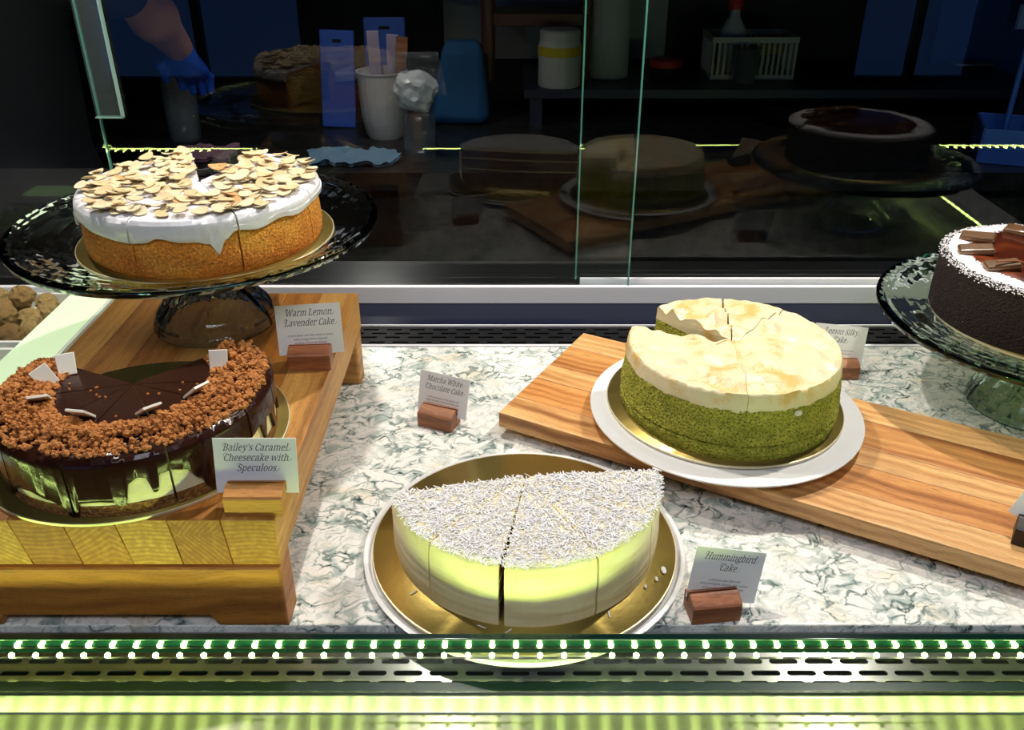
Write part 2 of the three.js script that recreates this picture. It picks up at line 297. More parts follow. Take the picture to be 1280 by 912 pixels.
// left divider with its led light put in as glow, trays of the next compartment
{
  const d = thing('painted_light_divider', 'divider between the cakes and the snack trays, green led light on it put in as glow', 'light');
  part('housing', rbox(0.072, 0.09, 0.64, 0.002, -0.575, -0.0, -0.855), aluminium, d);
  part('painted_light_cover', rbox(0.060, 0.004, 0.63, 0.0015, -0.577, 0.047, -0.855), std({ color: rgb(0.75, 0.8, 0.7), roughness: 0.25, emissive: rgb(0.50, 0.92, 0.28), emissiveIntensity: 0.42 }), d, 'cover glowing in place of led light falling on it');  // emissive colour stands in for strip light falling on the ledge
  part('edge_lip', rbox(0.005, 0.008, 0.64, 0.001, -0.5415, 0.049, -0.855), phys({ color: rgb(0.8, 0.9, 0.75), roughness: 0.1, clearcoat: 1 }), d);
  const light = new THREE.RectAreaLight(rgb(0.50, 0.92, 0.28), 1.6, 0.06, 0.6); light.position.set(-0.577, 0.0505, -0.855); light.lookAt(-0.57, 1, -0.855); scene.add(light);  // added light to go with the cover's glow
}
{
  const white = phys({ color: rgb(0.78, 0.80, 0.74), roughness: 0.3 });
  const trayGeo = (w, d, h) => merged([box(w, 0.004, d, 0, 0.002, 0), box(0.005, h, d, -w / 2, h / 2, 0), box(0.005, h, d, w / 2, h / 2, 0), box(w, h, 0.005, 0, h / 2, -d / 2), box(w, h, 0.005, 0, h / 2, d / 2)]);
  single('side_deck', rbox(0.9, 0.03, 0.64, 0.002, -1.065, -0.015, -0.855), white, 'white deck of the next compartment', 'counter');
  single('snack_tray', trayGeo(0.30, 0.15, 0.025), white, 'white tray heaped with brown nut clusters', 'tray', [-0.775, 0, -1.085]);
  single('snack_tray', trayGeo(0.30, 0.15, 0.025), white, 'white tray of pale green snacks', 'tray', [-0.775, 0, -0.915]);
  const nut = [0, 1, 2].map((k) => { const g = new THREE.IcosahedronGeometry(1, 3), p = g.attributes.position; for (let i = 0; i < p.count; i++) { const v = new THREE.Vector3().fromBufferAttribute(p, i); const s = 1 + 0.5 * fbm(v.x * 2.6 + k * 9, v.y * 2.6, v.z * 2.6, 4); p.setXYZ(i, v.x * s, v.y * s, v.z * s); } g.computeVertexNormals(); return g; });
  const nutMat = [[0.40, 0.25, 0.08], [0.52, 0.36, 0.13], [0.28, 0.16, 0.05]].map((c) => std({ color: rgb(...c), roughness: 0.7, bumpMap: speck, bumpScale: 0.001 }));
  let k = 0;
  for (let j = 0; j < 5; j++) for (let i = 0; i < 7; i++) for (let l = 0; l < (i > 0 && i < 6 && j > 0 && j < 4 ? 2 : 1); l++) {
    const s = rr(0.0115, 0.0168), m = single('nut_cluster', nut[k % 3], nutMat[(k * 7 + 1) % 3], 'brown rounded nut cluster heaped in the white snack tray', 'snack', [-0.90 + i * 0.0405 + (j % 2) * 0.014 - 0.007 + rr(-0.006, 0.006) + l * 0.012, 0.004 + s * (1.0 + l * 1.35), -1.142 + j * 0.028 + rr(-0.003, 0.003)], 0, 'nut clusters in the tray');
    m.scale.setScalar(s); m.rotation.set(rr(0, 6), rr(0, 6), 0); k++;
  }
  const bit = new THREE.IcosahedronGeometry(1, 1), list = [];
  for (let i = 0; i < 500; i++) { const s = rr(0.003, 0.007); list.push(bit.clone().scale(s, s * 0.7, s).rotateY(rr(0, 6)).translate(rr(-0.14, 0.14), 0.007 + rr(0, 0.012), rr(-0.068, 0.068))); }
  const green = single('green_snack', merged(list), std({ color: rgb(0.33, 0.42, 0.14), roughness: 0.7 }), 'pale green snack bits loose in the white tray', 'snack', [-0.775, 0, -0.915]);
  green.userData.kind = 'stuff';
}

// ------------------------------------------------------------------ spots over the case and an added fill lamp in the shop
SPOTS.forEach(([x, y, z, tx, tz, cd], i) => {
  const s = thing('ceiling_spot_lamp', 'small black spot lamp hanging over the cake display', 'lamp', [0, 0, 0], 0, 'spot lamps over the cakes');
  part('housing', new THREE.CylinderGeometry(0.04, 0.035, 0.10, 24, 1, true).translate(x, y + 0.055, z), blackMetal, s);
  part('stem', new THREE.CylinderGeometry(0.006, 0.006, 1.70 - y - 0.1, 12).translate(x, (1.70 + y + 0.1) / 2, z), blackMetal, s);
  part('lamp_face', new THREE.CylinderGeometry(0.030, 0.030, 0.002, 24).translate(x, y + 0.012, z), std({ color: rgb(0, 0, 0), emissive: rgb(1, 0.93, 0.80), emissiveIntensity: 6 }), s);
  const l = new THREE.SpotLight(rgb(1, 0.94, 0.84), cd, 0, rad(62), 0.5, 2);
  l.position.set(x, y, z); l.target.position.set(tx, 0, tz); l.castShadow = true; l.shadow.radius = 0.9; scene.add(l, l.target);
});
{
  const p = thing('added_fill_lamp', 'wide cool white fill lamp added out of view over the customer side', 'lamp', [0.1, 1.62, 0.5]);
  part('frame', rbox(1.24, 0.04, 0.64, 0.004, 0, 0.021, 0), blackMetal, p);
  part('lamp_panel', box(1.2, 0.003, 0.6, 0, -0.001, 0), std({ color: rgb(0, 0, 0), emissive: rgb(0.86, 0.89, 1), emissiveIntensity: 2 }), p);
  const l = new THREE.RectAreaLight(rgb(0.86, 0.89, 1), 9.0, 1.2, 0.6); l.position.set(0.1, 1.612, 0.5); l.lookAt(0.1, 0, 0.1); scene.add(l);  // added fill, standing in for daylight on the fronts
}

// ------------------------------------------------------------------ wooden riser
const RX0 = -0.473, RX1 = -0.186, RZ0 = -0.9735, RZ1 = -0.5435, RTOP = 0.11, RMID = 0.0645;
{
  const r = thing('wooden_riser', 'thick oak riser with end-grain blocks carrying two cakes', 'riser');
  const n = 7, w = (RX1 - RX0) / n, slant = [0, 0.006, 0.005, 0.004, 0.004, 0.003, 0.002, 0];
  for (let i = 0; i < n; i++) {
    const s = new THREE.Shape(), g = 0.00025, l = RX0 + i * w, q = RX0 + (i + 1) * w, sl = i ? slant[i] : 0, sr = i < n - 1 ? slant[i + 1] : 0;
    s.moveTo(l + sl + g, RMID); s.lineTo(q + sr - g, RMID); s.lineTo(q - sr - g, RTOP); s.lineTo(l - sl + g, RTOP);
    const geo = new THREE.ExtrudeGeometry(s, { depth: RZ1 - RZ0 - 0.002, bevelEnabled: true, bevelSize: 0.0004, bevelThickness: 0.001, bevelOffset: -0.0004, bevelSegments: 1 }).translate(0, 0, RZ0 + 0.001);
    const uv = boxUV(geo, 'z', [i * 0.173, i * 0.061]);
    part('stave', uv, [endTints[(i * 2 + 1) % 3], oakTints[i % 3]], r);
  }
  const rail = (z0, z1) => {
    const s = new THREE.Shape(), b = 0.022; s.moveTo(RX0 + 0.002, 0); s.lineTo(RX0 + 0.045, 0); s.lineTo(RX0 + 0.05, 0.011); s.lineTo(RX1 - 0.067, 0.011); s.lineTo(RX1 - 0.060, 0); s.lineTo(RX1 - 0.001, 0); s.lineTo(RX1 - 0.001, RMID - 0.0003); s.lineTo(RX0 + 0.002, RMID - 0.0003);
    return boxUV(new THREE.ExtrudeGeometry(s, { depth: z1 - z0 - 0.008, bevelEnabled: true, bevelSize: 0.004, bevelThickness: 0.004, bevelOffset: -0.004, bevelSegments: 3 }).translate(0, 0, z0 + 0.004), 'x', [z0, 0.2]);
  };
  part('foot_rail', rail(RZ1 - 0.030, RZ1 + 0.004), oakTints[2], r);
  part('foot_rail', rail(RZ0 + 0.001, RZ0 + 0.032), oak, r);
}

// ------------------------------------------------------------------ wooden board
{
  const A = -rad(29), b = thing('serving_board', 'long acacia serving board of glued staves under the white plate', 'board', [-0.015, 0, -0.83], A);
  const W = 0.2233, n = 5, widths = [0.040, 0.050, 0.036, 0.055, 0.0423]; let z = 0;
  widths.forEach((w, i) => {
    const last = i === n - 1, g = rbox(0.78, 0.019, w - 0.0002, 0.0012, 0.39, 0.0205, -z - w / 2, 'x', [i * 0.37 + 0.1, i * 0.083]);
    part('stave', g, acacia[[0, 2, 0, 1, 0][i]], b); z += w;
  });
  for (const x of [0.06, 0.70]) part('foot', rbox(0.03, 0.0115, 0.19, 0.002, x, 0.0055, -W / 2, 'z'), acacia[2], b);
}

// ------------------------------------------------------------------ boards and plates under cakes
function cakeBoard(R, label, pos) {
  const g = thing('gold_cake_board', label, 'cake board', pos);
  part('card', ring([[0, 0], [R - 0.0006, 0], [R, 0.0005], [R, 0.0023], [R - 0.0006, 0.0028], [0, 0.0028]], { open: true }), gold, g);
  part('rim', ring([[R - 0.0005, 0], [R + 0.0004, 0.0003], [R + 0.0004, 0.0025], [R - 0.0005, 0.0028]]), goldEdge, g);
  return g;
}
cakeBoard(0.139, 'round gold board under the shredded coconut cake', [0.0112, 0.0105, -0.6345]);
{
  const p = (R, H, in_) => ring([[0, 0], [R * 0.62, 0], [R * 0.66, 0.002], [R - 0.004, H - 0.003], [R, H - 0.0008], [R - 0.001, H], [R - 0.004, H], [R * in_, H * 0.55], [R * 0.6, H * 0.45], [0, H * 0.45]], { open: true, step: 3 });
  single('dinner_plate', p(0.1475, 0.0105, 0.95), porcelain, 'white plate almost covered by the gold board of the coconut cake', 'plate', [0.0112, 0, -0.6345]);
  const q = ring([[0, 0], [0.09, 0], [0.095, 0.002], [0.141, 0.011], [0.1455, 0.013], [0.1455, 0.0145], [0.143, 0.0153], [0.128, 0.013], [0.10, 0.0115], [0, 0.0115]], { open: true, step: 3 });
  single('dinner_plate', q, porcelain, 'wide white porcelain plate on the serving board under the green cake', 'plate', [0.2316, 0.0302, -0.8195]);
}
cakeBoard(0.127, 'gold board between the white plate and the green matcha cake', [0.2325, 0.0437, -0.8305]);
cakeBoard(0.131, 'gold board under the chocolate caramel cheesecake on the riser', [-0.335, RTOP + 0.0002, -0.666]);

// ------------------------------------------------------------------ glass cake stands
const standGeo = (() => {
  const top = [], H = 0.1205, R = 0.19;
  for (let r = R - 0.006; r > 0.02; r -= r > 0.12 ? 0.001 : 0.02) { const rip = r > 0.122 ? 0.0011 * Math.sin(r * 520) : 0; top.push([r, H - 0.006 + rip + 0.007 * smooth(R - 0.055, R, r)]); }
  const under = []; for (let r = 0.034; r < R - 0.004; r += 0.006) under.push([r, H - 0.0145 + 0.006 * smooth(R - 0.06, R, r)]);
  return ring([[0, 0.094], [0.018, 0.092], [0.023, 0.080], [0.026, 0.06], [0.034, 0.040], [0.048, 0.022], [0.058, 0.008], [0.060, 0], [0.0655, 0], [0.067, 0.0025], [0.0665, 0.008], [0.062, 0.020], [0.050, 0.034], [0.039, 0.050], [0.032, 0.070], [0.029, 0.088], [0.030, 0.100], ...under, [R - 0.002, H - 0.007], [R, H - 0.003], [R - 0.0005, H + 0.0005], [R - 0.003, H + 0.0025], ...top, [0, H - 0.006]], { open: true, step: 2, crease: 1.1 });
})();
single('glass_cake_stand', standGeo, clearGlass, 'clear ribbed glass cake stand on the oak riser under the almond cake', 'cake stand', [-0.3345, RTOP + 0.0002, -0.896]);
single('glass_cake_stand', standGeo, greenGlass, 'greenish ribbed glass cake stand on the marble under the dark chocolate cake', 'cake stand', [0.612, 0.0002, -0.895]);
const STAND = 0.1205 - 0.0042;
cakeBoard(0.1265, 'gold board under the almond cake on the glass stand', [-0.312, RTOP + STAND, -0.858]);
cakeBoard(0.132, 'gold board under the dark chocolate cake on the glass stand', [0.612, STAND, -0.893]);

// ------------------------------------------------------------------ almond cake with white icing
{
  const Y = RTOP + STAND + 0.0028, HB = 0.053, R = 0.1145, C = thing('almond_lemon_cake', 'golden sponge cake with dripping white icing and sliced almonds', 'cake', [-0.3105, Y, -0.8525]);
  const spongeMap = texture(512, 256, [0.36, 0.18], (x, y) => {
    const m = 0.5 + 0.9 * fbm(x * 30, y * 34, 3, 3), g = fbm(x * 380, y * 380, 8, 3);
    const c = mix3([248, 178, 72], [204, 112, 30], clamp(m)); const s = 1 + 0.5 * g; return [c[0] * s, c[1] * s, c[2] * s];
  });
  const sponge = std({ map: spongeMap, roughness: 0.85, bumpMap: fineBump, bumpScale: 0.0016 });
  const crumb = std({ color: rgb(0.80, 0.56, 0.20), roughness: 0.9, bumpMap: fineBump, bumpScale: 0.002 });
  const icing = phys({ color: rgb(0.80, 0.79, 0.82), roughness: 0.32, clearcoat: 0.25, clearcoatRoughness: 0.25, bumpMap: speck, bumpScale: 0.0003 });
  const drip = keyed([[-72, .012], [-38, .012], [10, .010], [24, .013], [36, .0095], [48, .014], [58, .011], [63, .018], [67, .031], [70.5, .020], [76, .017], [82, .0165], [92, .0125], [98, .017], [106, .0185], [125, .016], [140, .012], [150, .013], [154, .024], [158, .024], [161, .014], [170, .012], [249, .012]]);
  const cuts = [-72, -30, 12, 57, 105, 153, 201, 249], gaps = 0.0007;
  for (let i = 0; i < cuts.length - 1; i++) {
    const a0 = cuts[i] + 0.25, a1 = cuts[i + 1] - 0.25;
    const s = part('slice', spread(sector(a0, a1, (th) => { const w = 0.0008 * noise(th * 8, 2); return [[0.0015, 0], [R - 0.004 + w, 0], [R - 0.001 + w, 0.003], [R + w, 0.012], [R - 0.001 + w, 0.028], [R - 0.003, HB - 0.004], [R - 0.007, HB], [0.0015, HB]]; }, { step: 2 }), a0, a1, gaps), sponge, C);
    const top = []; for (let r = R - 0.006; r > 0.02; r -= 0.012) top.push(r);
    part('icing', spread(sector(a0, a1, (th) => {
      const L = HB - drip(th), n = (r) => HB + 0.0035 + 0.0012 * noise(r * 60, th * 6, 3);
      return [[R - 0.0012, L + 0.004], [R + 0.0002, L + 0.0003], [R + 0.0016, L], [R + 0.0030, L + 0.0016], [R + 0.0030, L + 0.005], [R + 0.0020, HB - 0.006], [R + 0.0010, HB - 0.001], [R - 0.001, HB + 0.0022], ...top.map((r) => [r, n(r)]), [0.0015, HB + 0.004], [0.0015, HB - 0.0005], [R - 0.007, HB - 0.0005], [R - 0.003, HB - 0.005]];
    }, { step: 1.2, crease: 1.0 }), a0, a1, gaps), icing, s);
  }
  for (const a of [249, 288]) { // paler crumb on the two cut faces of the gap
    const th = rad(a), g = new THREE.PlaneGeometry(0.104, HB - 0.004).translate(0.054, HB / 2 - 0.001, 0); g.rotateY(-th); g.translate(0.0012 * Math.cos(rad(268)), 0, 0.0012 * Math.sin(rad(268))); 
    part('cut_face', boxUV(g), crumb, C);
  }
  const flakes = [0, 1, 2, 3].map((k) => { const g = new THREE.CylinderGeometry(1, 0.96, 1, 14, 1), p = g.attributes.position; for (let i = 0; i < p.count; i++) { let x = p.getX(i), z = p.getZ(i); const e = 1 - 0.22 * (x > 0 ? x : 0); z *= e * (0.66 + 0.05 * k); p.setXYZ(i, x, p.getY(i) * 0.10 + (0.10 + 0.05 * k) * x * x, z); } g.computeVertexNormals(); return g; });
  const flakeMat = [[0.90, 0.72, 0.44], [0.86, 0.64, 0.34], [0.94, 0.79, 0.52], [0.74, 0.42, 0.16]].map((c) => std({ color: rgb(...c), roughness: 0.6, bumpMap: speck, bumpScale: 0.0003 }));
  let made = 0;
  while (made < 300) {
    const a = rr(-70, 247), r = 0.004 + (R - 0.008) * Math.sqrt(rnd());
    if (r < 0.02 && rnd() < 0.5) continue;
    const m = part('almond_flake', flakes[made % 4], flakeMat[rnd() < 0.05 ? 3 : made % 3], C), s = rr(0.0070, 0.0104);
    m.scale.set(s, s * rr(0.8, 1.1), s); m.rotation.set(rr(-0.22, 0.22), rr(0, 6.28), rr(-0.22, 0.22));
    m.position.set(r * Math.cos(rad(a)), HB + 0.0046 + rr(0, 0.0048) + 0.001 * (1 - r / R), r * Math.sin(rad(a))); made++;
  }
}

// ------------------------------------------------------------------ caramel cheesecake with chocolate glaze
{
  const Y = RTOP + 0.0030, HB = 0.052, R = 0.1135, C = thing('chocolate_caramel_cheesecake', 'cheesecake with dripping dark chocolate glaze and brown biscuit crumbs', 'cake', [-0.327, Y, -0.657]);
  const cream = std({ map: texture(256, 128, [0.3, 0.15], (x, y) => { const n = fbm(x * 90, y * 90, 6, 3); return [246 + 14 * n, 236 + 18 * n, 190 + 26 * n]; }), roughness: 0.6, bumpMap: speck, bumpScale: 0.0006 });
  const base = std({ map: texture(256, 128, [0.2, 0.1], (x, y) => { const n = fbm(x * 260, y * 260, 6, 3); const c = mix3([176, 128, 62], [110, 70, 26], clamp(0.5 + 1.4 * n)); return c; }), roughness: 0.9, bumpMap: fineBump, bumpScale: 0.002 });
  const glaze = phys({ color: rgb(0.026, 0.008, 0.005), roughness: 0.22, specularIntensity: 0.5, clearcoat: 0.1, clearcoatRoughness: 0.1, bumpMap: speck, bumpScale: 0.0002 });
  const drip = keyed([[-46, .030], [-20, .022], [-14, .040], [-9, .022], [-3, .024], [0, .042], [3, .024], [8, .022], [11, .040], [14, .022], [20, .026], [26, .044], [32, .049], [44, .049], [48, .034], [53, .021], [58, .018], [62, .0185], [63.6, .034], [65.4, .034], [67, .019], [70, .0175], [73, .021], [76, .040], [78, .042], [80.5, .037], [86, .036], [93, .037], [95, .051], [97.5, .051], [100, .040], [106, .037], [114, .033], [122, .034], [128, .046], [131, .046], [136, .036], [150, .030], [158, .042], [161, .042], [168, .03], [205, .03]]);
  const cuts = [-46, -3, 21, 58, 96, 126, 164, 205];
  for (let i = 0; i < cuts.length - 1; i++) {
    const a0 = cuts[i] + 0.35, a1 = cuts[i + 1] - 0.35, gap = 0.0008;
    const s = part('slice', spread(sector(a0, a1, () => [[0.001, 0.011], [R, 0.011], [R, HB - 0.003], [R - 0.004, HB], [0.001, HB]], { step: 2 }), a0, a1, gap), cream, C);
    part('biscuit_base', spread(sector(a0, a1, (th) => { const k = 0.0007 * noise(th * 14, 3); return [[0.001, 0], [R - 0.001, 0], [R + 0.0003 + k, 0.001], [R + 0.0003 + k, 0.0108], [0.001, 0.0108]]; }, { step: 2 }), a0, a1, gap), base, s);
    part('glaze', spread(sector(a0, a1, (th) => {
      const L = HB - drip(th);
      return [[R - 0.0010, L + 0.004], [R + 0.0004, L + 0.0004], [R + 0.0018, L], [R + 0.0031, L + 0.0016], [R + 0.0030, L + 0.005], [R + 0.0023, HB - 0.006], [R + 0.0016, HB - 0.0015], [R - 0.0005, HB + 0.0014], [R - 0.005, HB + 0.0026], [R * 0.62, HB + 0.0026], [0.001, HB + 0.0026], [0.001, HB - 0.0004], [R - 0.004, HB - 0.0004], [R - 0.001, HB - 0.003]];
    }, { step: 0.8, crease: 1.0 }), a0, a1, gap), glaze, s);
  }
  // biscuit crumbs piled in a ring on the rim
  const ico = new THREE.IcosahedronGeometry(1, 1), list = [];
  const crumb1 = (x, y, z, s) => { const g = ico.clone(), p = g.attributes.position, o = rr(0, 50); for (let i = 0; i < p.count; i++) { const v = new THREE.Vector3().fromBufferAttribute(p, i), k = s * (1 + 0.7 * noise(v.x * 1.3 + o, v.y * 1.3, v.z * 1.3)); p.setXYZ(i, v.x * k + x, v.y * k + y, v.z * k + z); } g.deleteAttribute('uv'); g.computeVertexNormals(); list.push(g); };
  for (let i = 0; i < 2600; i++) {
    const a = rr(-44, 203), t = rnd(), w = 0.5 - 0.5 * Math.cos(2 * Math.PI * t), r = 0.064 + 0.047 * t + 0.004 * noise(a * 0.2, 3), s = 0.0012 + 0.0026 * rnd() * rnd();
    crumb1(r * Math.cos(rad(a)), HB + 0.0026 + rnd() * (0.001 + 0.008 * w), r * Math.sin(rad(a)), s);
  }
  for (let i = 0; i < 16; i++) { const a = rr(-30, 190), r = rr(0.02, 0.06); crumb1(r * Math.cos(rad(a)), HB + 0.003, r * Math.sin(rad(a)), 0.0011); }
  const strip = (g) => { const q = new THREE.BufferGeometry(); q.setAttribute('position', g.attributes.position); q.setAttribute('normal', g.attributes.normal); return q; };
  const cr = part('biscuit_crumbs', mergeGeometries(list.map(strip)), std({ color: rgb(0.42, 0.16, 0.035), roughness: 0.85 }), C, 'golden brown biscuit crumbs'); cr.userData.kind = 'stuff';
  // white chocolate shards standing along the crumb ring
  const shard = (() => { const s = new THREE.Shape(); s.moveTo(-0.008, -0.009); s.lineTo(0.006, -0.010); s.lineTo(0.009, 0.008); s.lineTo(-0.006, 0.010); return new THREE.ExtrudeGeometry(s, { depth: 0.0016, bevelEnabled: true, bevelSize: 0.0004, bevelThickness: 0.0003, bevelSegments: 1 }); })();
  const white = phys({ color: rgb(0.86, 0.84, 0.72), roughness: 0.4 });
  const shards = [[197, 0.068, -0.55, 0.25, 0.2], [178, 0.074, -0.35, 0.55, 0.55], [150, 0.072, 0.92, 0.3, 0.1], [107, 0.062, 0.80, -0.15, 0.1], [58, 0.062, 0.95, 0.75, 0], [20, 0.066, 0.85, 1.0, 0.0], [-22, 0.072, -0.45, 0.15, 0.1]];
  for (const [a, r, tx, ty, tz] of shards) { const m = part('white_chocolate_shard', shard, white, C); m.position.set(r * Math.cos(rad(a)), HB + 0.0105, r * Math.sin(rad(a))); m.rotation.set(tx, ty, tz, 'YXZ'); }
}

// ------------------------------------------------------------------ coconut cake
{
  const Y = 0.0135, HB = 0.0625, R = 0.1205, C = thing('coconut_cake', 'half of a pale frosted layer cake under shredded coconut', 'cake', [0.0125, Y, -0.6465]);
  const frostMap = texture(512, 256, [0.4, 0.2], (x, y) => { const n = fbm(x * 26, y * 60, 5, 3), c = mix3([250, 240, 200], [240, 222, 168], clamp(0.35 + n)); return c; });
  const frosting = phys({ map: frostMap, roughness: 0.45, bumpMap: texture(256, 256, [0.3, 0.3], grey((x, y) => 0.5 + 0.9 * fbm(x * 12, y * 110, 12, 3)), false), bumpScale: 0.0012 });
  const inner = std({ map: texture(256, 128, [0.24, 0.12], (x, y) => { const n = fbm(x * 240, y * 240, 6, 3), layer = smooth(0.0022, 0.001, Math.abs(y - 0.02)) + smooth(0.0022, 0.001, Math.abs(y - 0.042)); return mix3(mix3([150, 96, 40], [104, 60, 22], clamp(0.5 + 1.3 * n)), [240, 226, 180], clamp(layer)); }), roughness: 0.9, bumpMap: fineBump, bumpScale: 0.0015 });
  const cuts = [-5, 28, 62, 100, 132, 168];
  for (let i = 0; i < cuts.length - 1; i++) {
    const a0 = cuts[i] + (i === 3 ? 1.1 : 0.3), a1 = cuts[i + 1] - (i === 2 ? 0.9 : 0.3), gap = 0.0011;
    const body = spread(sector(a0, a1, () => [[0.002, 0.0005], [R - 0.005, 0.0005], [R - 0.005, HB - 0.005], [0.002, HB - 0.005]], { step: 3 }), a0, a1, gap);
    const s = part('slice', body, inner, C);
    part('frosting', spread(sector(a0, a1, (th) => { const w = (y) => 0.0010 * noise(th * 4, y * 60, 2); return [[R - 0.0049, 0], [R - 0.0008, 0], [R + w(0.01), 0.006], [R + w(0.02), 0.02], [R + w(0.035), 0.035], [R + w(0.05), 0.05], [R - 0.0015, HB - 0.004], [R - 0.005, HB], [R * 0.6, HB + 0.0006], [0.002, HB + 0.0005], [0.002, HB - 0.0049], [R - 0.0049, HB - 0.0049]]; }, { step: 1.5, crease: 0.9 }), a0, a1, gap), frosting, s);
  }
  const list = [];
  for (let i = 0; i < 6800; i++) {
    const a = rr(-4, 167), r = (R + 0.0005) * Math.sqrt(rnd()), near = cuts.slice(1, -1).some((c) => Math.abs(a - c) * Math.PI / 180 * r < 0.0016);
    if (near && rnd() < 0.85) continue;
    const len = rr(0.003, 0.0085), g = new THREE.BoxGeometry(len, 0.0004, rr(0.0004, 0.0009), 3, 1, 1), p = g.attributes.position, bend = rr(-60, 60);
    for (let k = 0; k < p.count; k++) p.setY(k, p.getY(k) + bend * p.getX(k) ** 2 * 0.9);
    g.rotateX(rr(-0.4, 0.4)); g.rotateZ(rnd() < 0.035 ? rr(-1.1, 1.1) : rr(-0.14, 0.14)); g.rotateY(rr(0, 6.28));
    g.translate(r * Math.cos(rad(a)), HB + 0.0010 + rr(0, 0.0022), r * Math.sin(rad(a))); list.push(g);
  }
  for (let i = 0; i < 4; i++) { const a = rr(10, 150), g = new THREE.BoxGeometry(0.007, 0.0004, 0.001).rotateY(rr(0, 6)).translate((R + 0.006) * Math.cos(rad(a)), 0.0004, (R + 0.006) * Math.sin(rad(a))); list.push(g.translate(0, 0.0003, 0)); }
  for (let i = 0; i < 30; i++) { const a = rr(-4, 12), g = new THREE.BoxGeometry(0.009, 0.0004, 0.001).rotateZ(rr(-1.2, 0.6)).rotateY(rr(-0.5, 0.5)).translate((R - 0.001) * Math.cos(rad(a)), HB + rr(-0.006, 0.006), (R - 0.001) * Math.sin(rad(a))); list.push(g); }
  const sh = part('coconut_shreds', merged(list), std({ color: rgb(0.80, 0.79, 0.80), roughness: 0.6 }), C, 'white shredded coconut'); sh.userData.kind = 'stuff';
  for (const [a, r, s] of [[24, 0.133, 0.005], [30, 0.131, 0.003], [36, 0.127, 0.0025]]) { const m = single('coconut_crumb', new THREE.SphereGeometry(1, 8, 6), std({ color: rgb(0.88, 0.86, 0.78), roughness: 0.6 }), 'white cake crumb lying on the gold board of the coconut cake', 'crumb', [0.0125 + r * Math.cos(rad(a)), 0.0146, -0.6465 + r * Math.sin(rad(a))], 0, 'crumbs on the gold board'); m.scale.set(s * 0.5, 0.0013, s); }
}

